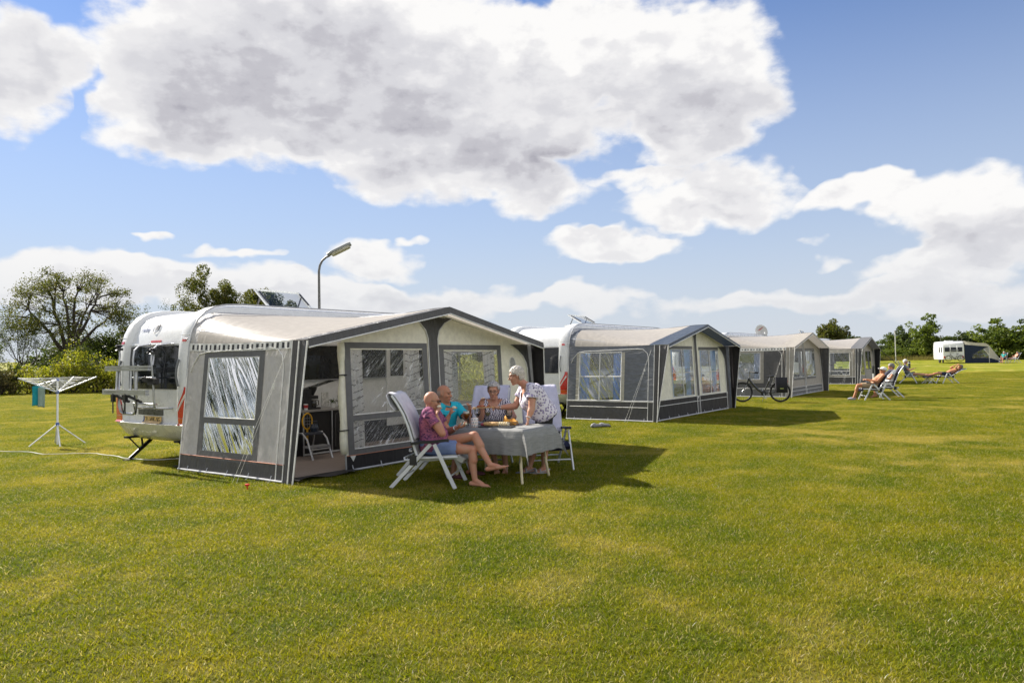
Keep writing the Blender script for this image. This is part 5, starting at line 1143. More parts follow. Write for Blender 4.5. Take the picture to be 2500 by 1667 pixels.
# ---- bicycle
def bicycle(label, loc, rz, bag=True, col=(.02, .02, .018), sc=1, dark=None):
    b = thing('bicycle', label, 'bicycle', loc, rz); fm = dark or P('bike_frame', col, .3, .2, coat=.4); wb = .62; R = .345
    for x in (-wb, wb):
        m = MB(); tor = lambda r, q, n=40: m.tube([(x + r * math.cos(a), 0, R + r * math.sin(a)) for a in [2 * PI * i / n for i in range(n + 1)]], q, 8, caps=False)
        tor(R - .022, .023); w_ = m.build('wheel', dark_rub, b, 180); m = MB(); tor(R - .052, .011); m.build('rim', P('rim_dark', (.06, .06, .06), .35, .8), w_, 180)
        m = MB()
        for i in range(24): a = 2 * PI * i / 24; m.tube([(x + .02 * math.cos(a + 1.2), (.03 if i % 2 else -.03), R + .02 * math.sin(a + 1.2)), (x + (R - .055) * math.cos(a), 0, R + (R - .055) * math.sin(a))], .0016, 3, caps=False)
        m.build('spokes', alu, w_); m = MB(); m.tube([(x, -.05, R), (x, .05, R)], .025, 10); m.build('hub', alu, w_)
        m = MB(); m.tube([(x + (R + .02) * math.cos(a), 0, R + (R + .02) * math.sin(a)) for a in [rad(q) for q in (range(20, 175, 8) if x < 0 else range(5, 160, 8))]], .022, 6, flat=.3); m.build('mudguard', black_pl, b)
    F_, Rr = -wb, wb; hd = (-.40, 0, .82); hd2 = (-.46, 0, .62); bb = (.08, 0, .30); st = (.26, 0, .72)
    m = MB(); m.tube([hd, (-.30, 0, .66), (-.10, 0, .42), bb], [.058, .058, .055, .06], 10, flat=.7); m.tube([bb, st], .022, 8); m.tube([hd2, hd], .028, 8)
    for s in (-.05, .05): m.tube([bb, (Rr, s, R)], .014, 8); m.tube([(.23, 0, .64), (Rr, s, R)], .011, 8)
    m.build('frame', fm, b); m = MB()
    m.tube([hd2, (-.50, .05, .55), (F_, .05, R)], .014, 8); m.tube([hd2, (-.50, -.05, .55), (F_, -.05, R)], .014, 8); m.build('fork', P('fork_grey', (.18, .18, .18), .35, .5), b)
    m = MB(); m.tube([hd, (-.37, 0, .93), (-.36, 0, 1.02)], .017, 8); m.tube([(-.20, -.30, 1.02), (-.30, -.24, 1.04), (-.38, 0, 1.03), (-.30, .24, 1.04), (-.20, .30, 1.02)], .013, 8); m.build('handlebar', P('bar_grey', (.25, .25, .25), .35, .6), b)
    m = MB()
    for s in (-1, 1): m.tube([(-.20, s * .30, 1.02), (-.08, s * .31, 1.01)], .019, 8)
    m.build('grip', black_pl, b); m = MB(); m.box((-.47, 0, 1.05), (.10, .2, .09)); m.lathe([(.02, 0), (.05, .03), (.05, .06), (.0, .07)], (-.48, 0, 1.09), 10); m.build('headlight', P('lamp_silver', (.45, .45, .45), .3, .5), b)
    m = MB(); m.tube([st, (.30, 0, .86)], .014, 8); m.build('seat_post', alu, b); m = MB(); m.loft([[(x, wy * math.cos(a), .885 + hz * math.sin(a)) for a in [2 * PI * i / 12 for i in range(12)]] for x, wy, hz in ((.16, .015, .012), (.22, .03, .02), (.32, .07, .028), (.40, .095, .035), (.43, .07, .02))]); m.build('saddle', black_pl, b, 60)
    m = MB(); m.tube([(.30, -.06, .74), (.78, -.06, .74), (.84, 0, .74), (.78, .06, .74), (.30, .06, .74)], .009, 6); m.tube([(.62, -.07, .74), (Rr, -.06, R)], .008, 6); m.tube([(.62, .07, .74), (Rr, .06, R)], .008, 6); m.build('rack', black_pl, b)
    m = MB(); m.lathe([(.09, -.03), (.1, 0), (.09, .03)], n=20); o = m.build('motor', black_pl, b); o.rotation_euler = (rad(90), 0, 0); o.location = (.08, 0, .30); m = MB(); m.bar((.08, -.08, .30), (.12, -.08, .14), .02, .012, (0, 1, 0)); m.box((.13, -.12, .13), (.09, .07, .02)); m.bar((.08, .08, .30), (.04, .08, .46), .02, .012, (0, 1, 0)); m.box((.03, .12, .47), (.09, .07, .02)); m.build('crank', alu, b)
    m = MB(); m.tube([(.12, .06, .26), (.04, .22, .02)], .011, 6); m.build('kickstand', alu, b)
    if bag:
        bgm = P('pannier_cloth', (.012, .012, .018), .7, bump=.4, bs=12)
        for s in (-1, 1):
            m = MB(); m.loft([[(x0 + .66, s * (.09 + y0), z) for x0, y0 in ((-.20, 0), (-.18, wy), (.18, wy), (.20, 0))] for z, wy in ((.32, .08), (.38, .13), (.74, .14), (.84, .10))]); p_ = m.build('pannier', bgm, b, 40); m = MB(); m.box((.66, s * .235, .46), (.12, .01, .03)); m.build('reflective_patch', P('reflect_green', (.35, .40, .10), .4), p_)
    m = MB(); m.box((.86, 0, .70), (.03, .1, .05)); m.build('taillight', red_lens, b)
    return b
bk1 = bicycle('black step-through bicycle with panniers parked before the beige awning', (8.575, 25.6, .02), rad(-16)); bk1.rotation_euler = (rad(-3), 0, rad(-16))
p = wpos(A4, 1.1, 1.3); bicycle('dim bicycle standing inside the farthest awning', (p.x, p.y, .02), rad(-20), False)
# ---- satellite dish on the third caravan
dp = wpos(A3, 6.15, 2.78, 2.45); ds = thing('satellite_dish', 'round grey satellite dish on the third caravan roof', 'satellite dish', dp, rad(-75)); m = MB()
m.lathe([(.001, 0), (.15, .012), (.26, .04), (.325, .066), (.33, .07), (.32, .075), (.25, .045), (.001, .012)], n=32); q = m.build('reflector', P('dish_grey', (.50, .50, .48), .5), ds, 60); q.rotation_euler = (0, rad(80), 0); q.location = (0, 0, .30)
m = MB(); m.tube([(-.03, 0, 0), (-.05, 0, .3)], .03, 8); m.tube([(0, 0, .05), (.34, 0, .18)], .012, 6); m.box((.34, 0, .22), (.06, .06, .1)); m.build('mount', white_pl, ds)
m = MB(); m.tube([(.0, -.14 + .03 * i, .06 + .02 * i + .02 * math.sin(i * 2)) for i in range(9)], .014, 5); q2 = m.build('script_logo', ink_red, ds); q2.location = (.05, 0, .30)
# ---- camping chairs with sunbathers: furniture
FAR = [((12.62, 26.05), 172, 34), ((13.75, 27.15), 165, 20)]
chair('folding_chair', 'navy recliner of the man in the white cap', (12.66, 26.0, 0), rad(172), sling_navy, alu_white, 17, 'recliner chairs of the sunbathers')
chair('folding_chair', 'navy recliner of the woman beside the man in the cap', (13.85, 27.3, 0), rad(168), sling_navy, alu_white, 3, 'recliner chairs of the sunbathers')
chair('folding_chair', 'recliner with pale headrest, its sitter facing the other sunbather', (21.35, 40.0, 0), rad(-28), sling_navy, alu_white, 4, 'recliner chairs of the sunbathers', 'the woman with grey hair')
chair('folding_chair', 'far tilted recliner of the sunbather with dark shorts', (23.0, 39.2, 0), rad(176), sling_navy, alu_white, 42, 'recliner chairs of the sunbathers', 'the stretched out sunbather')
towel('pale towel over the headrest of the far sitter\'s recliner', (21.35, 40.0, 0), rad(-28), towel_w, .55, .4)
def hill(x, y): return terrain(x, y)
chair('folding_chair', 'small far chair beside the far caravan tent', (55.4, 83.5, hill(57, 83.5)), rad(215), sling_navy, alu_white, 4, 'recliner chairs of the sunbathers')
chair('folding_chair', 'farthest recliner before the bright hedge', (57.4, 84.5, hill(60, 84.5)), rad(180), sling_navy, alu_white, 10, 'recliner chairs of the sunbathers', 'the farthest sunbather')
# ---- far caravan with blue tent
fz = terrain(50, 86); FCP = Vector((49.0, 86.8, fz)); FR_Z = rad(-20); fc = thing('caravan', 'far white caravan with dark windows and bikes on its rear', 'caravan', FCP, FR_Z); fr_ = Vector((0, 0, 0))
m = MB(); prof = [(-.0, .45), (-.02, .8), (.0, 1.4), (.04, 1.9), (.16, 2.3), (.4, 2.5), (.8, 2.56), (5.2, 2.56), (5.6, 2.3), (5.8, 1.6), (5.75, .7), (5.5, .42)]
rings = []
for x, ins in ((0, .08), (.03, .02), (.1, 0), (2.1, 0), (2.17, .02), (2.2, .08)): rings.append([(x + 1.3, y + (ins if i < 5 else -ins if i > 7 else 0), z - (ins if z > 2 else -ins if z < .6 else 0)) for i, (y, z) in enumerate(prof)])
m.loft(rings); m.build('body', car_white, fc, 40)
for x in (1.52, 2.14, 2.76): m = MB(); m.box((x + .25, -.01, 1.6), (.55, .06, .5)); m.build('window', dark_glass, fc)
for y in (.7, 1.9): m = MB(); m.box((1.29, y, 1.6), (.05, .5, .6)); m.build('window', dark_glass, fc)
for x in (1.45, 3.35): m = MB(); m.box((x, -.04, .72), (.14, .04, .22)); m.build('taillight', red_lens, fc)
m = MB(); m.lathe([(.1, -.09), (.3, -.08), (.32, 0), (.3, .08), (.1, .09)], n=20); o = m.build('wheel', dark_rub, fc); o.rotation_euler = (0, rad(90), 0); o.location = (1.42, 2.6, .32)
m = MB(); m.lathe([(.1, -.09), (.3, -.08), (.32, 0), (.3, .08), (.1, .09)], n=20); o = m.build('wheel', dark_rub, fc); o.rotation_euler = (0, rad(90), 0); o.location = (1.40, .55, .24); o.scale = (.7, .7, .7)
m = MB(); m.loft([[(1.75 + x, .9 + y, 2.56 + z) for x, y in ((0, 0), (.8, 0), (.8, .7), (0, .7))] for z in (0, .1)]); m.build('roof_hatch', white_pl, fc)
m = MB(); m.tube([(1.5, 2.2, 2.5), (1.5, 2.2, 3.2)], .02, 6); m.box((1.35, 2.2, 3.2), (.5, .05, .05)); m.build('antenna', grey_met, fc)
m = MB()
for x in (2.05, 2.75): m.tube([(x, -.05, 2.0), (x, -.12, 1.95), (x, -.12, .9), (x, -.5, .85)], .03, 6)
m.tube([(1.9, -.14, 1.5), (2.9, -.14, 1.5)], .025, 6); m.tube([(1.7, -.4, .85), (3.1, -.4, .85)], .03, 6); m.build('bike_rack', alu_white, fc)
bicycle('black bicycle carried on the rear of the far caravan', FCP + Matrix.Rotation(FR_Z, 3, 'Z') @ Vector((2.4, -.42, .22)), FR_Z, False)
ft = thing('tent_awning', 'navy and cream sun tent fixed to the far caravan side', 'awning', FCP, FR_Z)
f_navy = fabric('tent_navy', (.012, .022, .055), .1, .55, .4); f_tcream = fabric('tent_cream', (.60, .57, .52), .3, .6, .3)
x0, x1, x2 = 3.53, 5.95, 7.2
m = MB(); m.grid(lambda u, v: (lerp(x0, x1, u), lerp(.0, 3.6, v), lerp(2.56, 2.30, u) - .10 * math.sin(PI * u) - .25 * max(0, u - .85) / .15 * 1), 12, 6); m.grid(lambda u, v: (lerp(x0, x1, u), .0, lerp(lerp(2.56, 2.30, u) - .10 * math.sin(PI * u) - .25 * max(0, u - .85) / .15, lerp(2.15, 1.85, u), v)), 12, 2); m.build('roof', f_tcream, ft, 60)
m = MB(); R0 = lambda u: lerp(2.15, 1.85, u)
def arch(a): return (lerp(4.25, 5.85, .5 - .5 * math.cos(a)), .6 + 1.15 * math.sin(a) ** .7)
m.grid(lambda u, v: (lerp(x0, lerp(4.2, 5.9, v ** 2.2), u), .0, lerp(0, R0(u * v), v)), 6, 10); m.grid(lambda u, v: (lerp(4.2, x2, u), -.0 - .25 * 0, lerp(0, .58 * (1 - .75 * max(0, u - .6) / .4), v)), 12, 3); m.build('front_wall', f_navy, ft, 60)
m = MB(); m.grid(lambda u, v: (lerp(lerp(4.22, 5.85, v ** 2.2), 5.93, u), -.01, lerp(.58, 1.80, v)), 8, 8); m.build('window', vinyl('tent_window', (0, 0, 0), (1, 1, 1), .4, .05, clear=.8), ft, 60)
m = MB(); m.add([(5.95, -.005, .56), (x2, .2, .12), (5.95, -.005, 1.95), (5.95, 3.5, 1.95), (x2, 3.4, .1)], [(0, 1, 2), (2, 1, 4, 3)]); m.build('side_wall', f_tcream, ft); m = MB(); m.tube([(5.95, -.02, 0), (5.95, -.02, 1.97)], .03, 6); m.tube([(5.95, -.02, 1.97), (x2 + .1, .2, 0)], .02, 6); m.build('pole', alu_white, ft)
# ---- poles on the far lawn
o = thing('lamp_pole', 'tall thin pale pole on the far lawn', 'pole', (46.6, 90, terrain(46.6, 90))); m = MB(); m.tube([(0, 0, 0), (0, 0, 3.75)], .05, 8); m.build('shaft', P('pole_pale', (.5, .5, .5), .5), o); m = MB(); m.box((0, 0, 3.85), (.16, .16, .26)); m.build('lamp', P('pole_lamp', (.2, .2, .2), .5), o)
o = thing('bollard', 'short black service post on the far lawn', 'post', (37.5, 70, terrain(37.5, 70))); m = MB(); m.lathe([(.11, 0), (.11, .62), (.09, .66), (.001, .68)], n=14); m.build('post', black_pl, o); m = MB(); m.lathe([(.112, .45), (.112, .5)], n=14, caps=False); m.build('band', white_pl, o)
o = thing('marker_post', 'white post with black top before the farthest awning', 'post', (18.5, 38, 0)); m = MB(); m.tube([(0, 0, 0), (0, 0, .8)], .035, 8); m.build('post', white_pl, o); m = MB(); m.lathe([(.045, .62), (.05, .65), (.05, 1.0), (.02, 1.03)], n=10); m.build('top', black_pl, o)
m = MB(); q0 = wpos(A4, 5.7, -.3, 1.9); m.tube([q0, (24.2, 44.5, 0)], .018, 5); tag(m.build('guy_rope', black_pl, None), 'dark guy rope tied from the farthest awning to the lawn', 'rope')
# plates, board held over the table
# ------------------------------------------------------------------ people
def skin_mat(name, base, red, stub=(.30, .29, .28)):
    m, t, out = newmat(name); at = t.n.new('ShaderNodeVertexColor'); at.layer_name = 'mark'; sp = t.n.new('ShaderNodeSeparateColor'); t.l.new(at.outputs[0], sp.inputs[0])
    n = t.noise(t.coord('Object'), 9, 4, .6); c = t.mix(t.ramp(n, .35, .7), base, red); c = t.mix(t.math('MULTIPLY', t.noise(t.coord('Object'), 60, 2), .15), c, (.25, .10, .06))
    c = t.mix(sp.outputs[0], c, (.36, .10, .08)); c = t.mix(sp.outputs[2], c, stub); c = t.mix(sp.outputs[1], c, (.045, .03, .025))
    b = t.node('ShaderNodeBsdfPrincipled'); t.put(b.inputs['Base Color'], c); b.inputs['Roughness'].default_value = .5; b.inputs['Specular IOR Level'].default_value = .35
    b.inputs['Subsurface Weight'].default_value = .12; b.inputs['Subsurface Radius'].default_value = (.02, .008, .004); b.inputs['Subsurface Scale'].default_value = .5
    t.l.new(b.outputs[0], out.inputs[0]); return m
skin_tan = skin_mat('skin_tanned', (.40, .20, .12), (.46, .20, .12)); skin_red = skin_mat('skin_sunburnt', (.47, .255, .17), (.48, .205, .13)); skin_fair = skin_mat('skin_fair', (.50, .28, .19), (.50, .23, .15)); skin_brown = skin_mat('skin_brown', (.42, .20, .105), (.46, .20, .10))
def remesh(m, vox, smooth=3, cuts=(), name='tmp', iters=.5):
    me = bpy.data.meshes.new(name); me.from_pydata(m.v, [], m.f); o = bpy.data.objects.new(name, me); C.objects.link(o)
    r = o.modifiers.new('r', 'REMESH'); r.mode = 'VOXEL'; r.voxel_size = vox; s = o.modifiers.new('s', 'SMOOTH'); s.factor = iters; s.iterations = smooth
    dg = bpy.context.evaluated_depsgraph_get(); nm = bpy.data.meshes.new_from_object(o.evaluated_get(dg)); bpy.data.objects.remove(o); bpy.data.meshes.remove(me)
    if cuts:
        V = [v.co.copy() for v in nm.vertices]; keep = []
        for p in nm.polygons:
            c = sum((V[i] for i in p.vertices), Vector()) / len(p.vertices)
            if not any(f(c) for f in cuts): keep.append(tuple(p.vertices))
        ids = sorted({i for f in keep for i in f}); mp = {i: k for k, i in enumerate(ids)}
        n2 = bpy.data.meshes.new(name); n2.from_pydata([V[i] for i in ids], [], [tuple(mp[i] for i in f) for f in keep]); bpy.data.meshes.remove(nm); nm = n2
    nm.polygons.foreach_set('use_smooth', [True] * len(nm.polygons)); return nm
def put(me, name, mat, parent):
    me.name = name; me.materials.clear(); me.materials.append(mat); o = bpy.data.objects.new(name, me); C.objects.link(o); o.parent = parent; return o
def axes(f, u):
    f = Vector(f).normalized(); u = Vector(u); l = u.cross(f).normalized(); u = f.cross(l).normalized(); return f, l, u
def rotm(f, l, u): return Matrix((f, l, u)).transposed()
TOR = [(-.26, .70, .70), (-.16, .86, .84), (-.08, 1.0, .97), (.02, 1.06, 1.0), (.2, 1.0, .98), (.42, .96, .95), (.62, 1.02, 1.0), (.80, 1.06, .98), (.93, 1.0, .86), (1.0, .80, .70), (1.06, .48, .55)]
def torso(m, J, infl=0, t0=-.2, t1=1.1, hw=.165, hd=.115, belly=.0, bust=.0):
    pel = (J['hipL'] + J['hipR']) / 2; ch = (J['shL'] + J['shR']) / 2; lat0 = (J['hipL'] - J['hipR']).normalized(); lat1 = (J['shL'] - J['shR']).normalized(); up = ch - pel; rings = []
    for t, a, b in TOR:
        if t < t0 or t > t1: continue
        lat = lat0.lerp(lat1, min(1, max(0, t))).normalized(); u = up.normalized(); lat = (lat - u * lat.dot(u)).normalized(); fw = lat.cross(u)
        c = pel + up * t + fw * (belly * .5 * math.exp(-((t - .3) / .25) ** 2)); w_ = hw * a + infl; d = hd * b + infl + belly * .5 * math.exp(-((t - .3) / .25) ** 2) + bust * .5 * math.exp(-((t - .70) / .13) ** 2); c = c + fw * bust * .5 * math.exp(-((t - .70) / .13) ** 2)
        rings.append([c + lat * w_ * math.copysign(abs(math.cos(q)) ** .85, math.cos(q)) + fw * d * math.copysign(abs(math.sin(q)) ** .85, math.sin(q)) for q in [2 * PI * i / 24 for i in range(24)]])
    m.loft(rings)
def hand(m, w, d, n, s, curl=.5, pinch=False, fan=1.0):
    d = Vector(d).normalized(); n = Vector(n); n = (n - d * n.dot(d)).normalized(); s = d.cross(n) * s
    for k, off in enumerate((-.030, -.010, .010, .028)):
        kn = w + d * (.082 - abs(off) * .25) + s * off * fan; m.cap(w + d * .012 + s * off * .6, kn, .014, .0125, 8)
        L1, L2, L3 = [(.040, .024, .018), (.045, .028, .020), (.042, .026, .019), (.033, .020, .016)][3 - k]
        c = curl * (1 + .12 * (k - 1)); p = kn
        for L, cc, r0, r1 in ((L1, c * .7, .0100, .0092), (L2, c * 1.5, .0092, .0085), (L3, c * 2.0, .0085, .0070)):
            q = p + (d * math.cos(cc) + n * math.sin(cc)) * L; m.cap(p, q, r0, r1, 8); p = q
    t0_ = w + d * .022 + s * .030; t1_ = t0_ + (d * .72 + s * (.55 if not pinch else .25) + n * .35).normalized() * .048; m.cap(t0_, t1_, .0135, .0115, 8); m.cap(t1_, t1_ + (d * .85 + s * .05 + n * (.5 + curl * .4)).normalized() * .034, .0112, .0085, 8)
def head(m, H, F, L, U):
    R = rotm(F, L, U)
    m.ell(H + U * .030 - F * .010, (.098, .077, .098), R, 20, 14); m.ell(H - U * .010 + F * .022, (.076, .066, .092), R, 18, 12); m.ell(H - U * .062 + F * .032, (.060, .052, .050), R, 16, 10); m.ell(H - U * .098 + F * .066, (.026, .028, .020), R)
    m.cap(H + F * .090 + U * .018, H + F * .113 - U * .022, .009, .0145, 10); m.cap(H + F * .104 - U * .026 + L * .011, H + F * .104 - U * .026 - L * .011, .009, .009, 8)
    for s in (1, -1):
        m.cap(H + F * .083 + U * .034 + L * .046 * s, H + F * .094 + U * .036 + L * .014 * s, .010, .010, 8); m.ell(H + F * .064 - U * .020 + L * .038 * s, (.030, .026, .030), R); m.ell(H + L * .078 * s - F * .006 + U * .002, (.019, .011, .033), R)
    m.cap(H + F * .090 - U * .056 + L * .022, H + F * .090 - U * .056 - L * .022, .0075, .0075, 8); m.cap(H + F * .089 - U * .067 + L * .019, H + F * .089 - U * .067 - L * .019, .0078, .0078, 8)
def foot(m, a, toe, s=1, spread=True):
    d = toe - a; d0 = d.normalized(); side = d0.cross(Vector((0, 0, 1))).normalized() if abs(d0.z) < .9 else Vector((0, 1, 0)); upf = side.cross(d0).normalized()
    heel = a - d0 * .045 - upf * .045; m.ell(heel, (.034, .030, .030), None); m.cap(heel + d0 * .02, a + d0 * .105 - upf * .050, .033, .027, 10); m.cap(a, a + d0 * .10 - upf * .038, .036, .028, 10)
    L = max(.10, d.length - .01)
    m.cap(a + d0 * .09 - upf * .052 + side * .018, a + d0 * (L - .05) - upf * .055 + side * .022, .026, .022, 10); m.cap(a + d0 * .09 - upf * .052 - side * .018, a + d0 * (L - .06) - upf * .056 - side * .022, .026, .020, 10)
    for k in range(5): o = side * (s * (.034 - .0165 * k)); b = a + d0 * (L - .055 - .006 * k) - upf * .058 + o; m.cap(b, b + d0 * (.048 - .006 * k), .0125 - .0012 * k, .0105 - .001 * k, 8)
def figure(label, loc, J, skin, vox=.0075, hw=.165, hd=.115, belly=0, bust=0, hands=None, marks=True, stubble=False, arm=1.0, leg=1.0):
    root = thing('person', label, 'person', loc, 0); L0 = Vector(loc); J = {k: (Vector(v) - L0 if k not in ('F', 'U') else Vector(v)) for k, v in J.items()}
    m = MB(); torso(m, J, 0, hw=hw, hd=hd, belly=belly, bust=bust); F, Lx, U = axes(J['F'], J['U']); H = J['head']; ch = (J['shL'] + J['shR']) / 2; upt = (ch - (J['hipL'] + J['hipR']) / 2).normalized()
    m.cap(ch + upt * .005, H - U * .055 - F * .018, .062, .054, 14); m.cap(ch - upt * .02 + Lx * 0, ch + upt * .05, .08, .055, 12); head(m, H, F, Lx, U)
    for s in ('L', 'R'):
        sh, el, wr = J['sh' + s], J['el' + s], J['wr' + s]; m.cap(ch.lerp(sh, .55) + upt * .02, sh, .058, .056 * arm, 12); m.cap(sh, el, .053 * arm, .040 * arm, 12); m.cap(el, el.lerp(wr, .35), .041 * arm, .041 * arm, 12); m.cap(el.lerp(wr, .3), wr, .041 * arm, .026, 12)
        hd_ = (hands or {}).get(s)
        if hd_: hand(m, wr, hd_[0], hd_[1], hd_[2], hd_[3], *(hd_[4:]))
        else: hand(m, wr, wr - el, (0, 0, -1), 1, .5)
        hp, kn, an, to = J['hip' + s], J['kn' + s], J['an' + s], J['to' + s]
        m.cap(hp, hp.lerp(kn, .5), .088 * leg, .074 * leg, 14); m.cap(hp.lerp(kn, .45), kn, .076 * leg, .056 * leg, 14); m.cap(kn, kn.lerp(an, .35), .054 * leg, .058 * leg, 14); bk = (kn - hp).normalized(); sh_ = (an - kn).normalized(); cal = -(bk - sh_ * bk.dot(sh_)); cal = cal.normalized() * .014 if cal.length > .1 else Vector((0, 0, 0))
        m.cap(kn.lerp(an, .2) + cal * 0, kn.lerp(an, .42) + cal, .050 * leg, .052 * leg, 12); m.cap(kn.lerp(an, .4) + cal, an, .052 * leg, .035, 12); foot(m, an, to, 1 if s == 'R' else -1)
    me = remesh(m, vox, 4); ca = me.color_attributes.new('mark', 'FLOAT_COLOR', 'POINT'); col = []
    for v in me.vertices:
        q = v.co - H; x, y, z = q.dot(F), q.dot(Lx), q.dot(U); lip = eye = st = 0
        if marks and abs(y) < .12 and -.14 < z < .15 and abs(x) < .16:
            if x > .075: lip = max(0, 1 - ((y / .026) ** 2 + ((z + .061) / .012) ** 2)) ** .5 * .8
            if x > .05: eye = max(max(0, 1 - (((abs(y) - .031) / .016) ** 2 + ((z - .010) / .010) ** 2)) * 1.6, max(0, 1 - (((abs(y) - .032) / .024) ** 2 + ((z - .037) / .006) ** 2)) * .6)
            if stubble and x < .035 and -.035 < z < .055 and not (abs(y) > .074 and abs(x) < .025): st = .65 * sm(z, -.035, -.01) * (1 - sm(z, .03, .06)) * (1 - sm(x, .0, .035))
        col += [min(1, lip), min(1, eye), st, 1]
    ca.data.foreach_set('color', col); put(me, 'body', skin, root); return root, J, (F, Lx, U, H)
def capcut(a, b, f): # everything past fraction f of a->b
    a, b = Vector(a), Vector(b); d = (b - a); p = a + d * f; d = d.normalized(); return lambda c: (c - p).dot(d) > 0 and (c - p - d * (c - p).dot(d)).length < .125
def shirt(root, J, mat, infl=.012, sleeve=.6, hem=-.15, hw=.165, hd=.115, belly=0, bust=0, vee=None, vox=.011, sr=.062, neck=.066):
    m = MB(); torso(m, J, infl, -.3, 1.02, hw, hd, belly, bust); ch = (J['shL'] + J['shR']) / 2; pel = (J['hipL'] + J['hipR']) / 2; up = (ch - pel); upt = up.normalized(); cuts = []
    for s in ('L', 'R'):
        sh, el = J['sh' + s], J['el' + s]; m.cap(ch.lerp(sh, .4) + upt * .012, sh, .072, .070, 12); m.cap(sh, sh.lerp(el, .22), .070, sr + .002, 12)
    hp_ = pel + up * hem; cuts.append(lambda c: (c - hp_).dot(upt) < 0); nb = ch + upt * .02
    cuts.append(lambda c: (c - nb).dot(upt) > -.005 and ((c - nb) - upt * (c - nb).dot(upt)).length < neck)
    if vee:
        lat = (J['shL'] - J['shR']).normalized(); fw = lat.cross(upt); dep = vee
        cuts.append(lambda c: (c - ch).dot(fw) > .02 and abs((c - ch).dot(lat)) < max(0, .085 * (1 + ((c - ch).dot(upt) - .03) / dep)) and (c - ch).dot(upt) > -dep)
    me = remesh(m, vox, 3, cuts); sv = MB()
    for s in ('L', 'R'):
        sh, el = J['sh' + s], J['el' + s]; pts = [sh.lerp(el, k) for k in (.02, .2, sleeve * .6, sleeve * .85, sleeve)]; sv.tube(pts, [sr + .004, sr + .002, sr, sr + .003, sr + .006], 16, caps=False)
    V = [tuple(v.co) for v in me.vertices]; Fc = [tuple(p.vertices) for p in me.polygons]; o_ = len(V); n2 = bpy.data.meshes.new('shirt'); n2.from_pydata(V + sv.v, [], Fc + [tuple(i + o_ for i in f) for f in sv.f]); bpy.data.meshes.remove(me); n2.polygons.foreach_set('use_smooth', [True] * len(n2.polygons))
    o = put(n2, 'shirt', mat, root); s = o.modifiers.new('thick', 'SOLIDIFY'); s.thickness = .005; return o
def legs_cloth(root, J, mat, name='shorts', frac=.75, infl=.014, hw=.165, hd=.115, top=.22, below=None, vox=.011, leg=1.0, flare=.0):
    m = MB(); torso(m, J, infl - .003, -.2, .45, hw, hd); cuts = []; pel = (J['hipL'] + J['hipR']) / 2; up = (J['shL'] + J['shR']) / 2 - pel; upt = up.normalized(); hp_ = pel + up * top; cuts.append(lambda c: (c - hp_).dot(upt) > 0)
    for s in ('L', 'R'):
        hp, kn, an = J['hip' + s], J['kn' + s], J['an' + s]; m.cap(hp, hp.lerp(kn, .5), .088 * leg + infl, .080 * leg + infl, 14)
        if below is None: m.cap(hp.lerp(kn, .4), hp.lerp(kn, frac + .14), .082 * leg + infl, .074 * leg + infl + flare, 14); cuts.append(capcut(hp, kn, frac))
        else: m.cap(hp.lerp(kn, .45), kn, .078 * leg + infl, .058 * leg + infl, 14); m.cap(kn, kn.lerp(an, below + .12), .057 * leg + infl, .060 * leg + infl, 14); cuts.append(capcut(kn, an, below))
    me = remesh(m, vox, 3, cuts); o = put(me, name, mat, root); s = o.modifiers.new('thick', 'SOLIDIFY'); s.thickness = .005; return o
def hair(root, ax, mat, low=-.02, front=.055, puff=.012, seed=1, top=1.0, vox=.005):
    F, L, U, H = ax; m = MB(); R = rotm(F, L, U); rng = random.Random(seed)
    m.ell(H + U * .032 - F * .014, (.098 + puff, .078 + puff, .098 + puff * top), R, 20, 14); m.ell(H - U * .02 - F * .035, (.070 + puff * .6, .072 + puff * .5, .07), R, 16, 10)
    for i in range(150):
        d = Vector((rng.gauss(-.1, 1), rng.gauss(0, 1), rng.gauss(.7, .7))).normalized(); p = H + U * .032 - F * .014 + R @ Vector((d.x * (.098 + puff), d.y * (.078 + puff), d.z * (.098 + puff * top)))
        n_ = (R @ d); t = (R @ Vector((.2, rng.gauss(0, .15), -.6 if d.z < .5 else rng.gauss(0, .1)))) if d.x < .3 else (R @ Vector((.8, rng.gauss(0, .4), -.15))); t = (t - n_ * t.dot(n_) * .9).normalized(); m.cap(p - t * .022, p + t * .026, .0065, .003, 6)
    def cut(c):
        q = c - H; x, y, z = q.dot(F), q.dot(L), q.dot(U)
        if z < low - .06: return True
        if x > front and z < .085 - .25 * max(0, x - .09): return True
        if x > .0 and z < .035: return True
        if -.03 < x and z < .005 and abs(y) > .05: return True
        return x < 0 and z < low - .05
    return put(remesh(m, vox, 1, [cut], iters=.4), 'hair', mat, root)
def glasses(root, ax, mat, dark=None):
    F, L, U, H = ax; m = MB()
    for s in (1, -1):
        c = H + F * .108 + U * .010 + L * .032 * s; m.tube([c + L * .024 * math.cos(a) + U * .017 * math.sin(a) for a in [2 * PI * i / 16 for i in range(17)]], .0028, 5); m.tube([c + L * .024 * s, H + F * .07 + L * .081 * s + U * .014, H - F * .005 + L * .083 * s + U * .016], .0026, 5)
    m.tube([H + F * .110 + L * .010 + U * .012, H + F * .110 - L * .010 + U * .012], .0028, 5); g = m.build('glasses', mat, root)
    if dark:
        m = MB()
        for s in (1, -1): c = H + F * .107 + U * .010 + L * .032 * s; m.add([c + L * .023 * math.cos(a) + U * .016 * math.sin(a) for a in [2 * PI * i / 14 for i in range(14)]], [tuple(range(14))])
        m.build('lens', dark, g, 0)
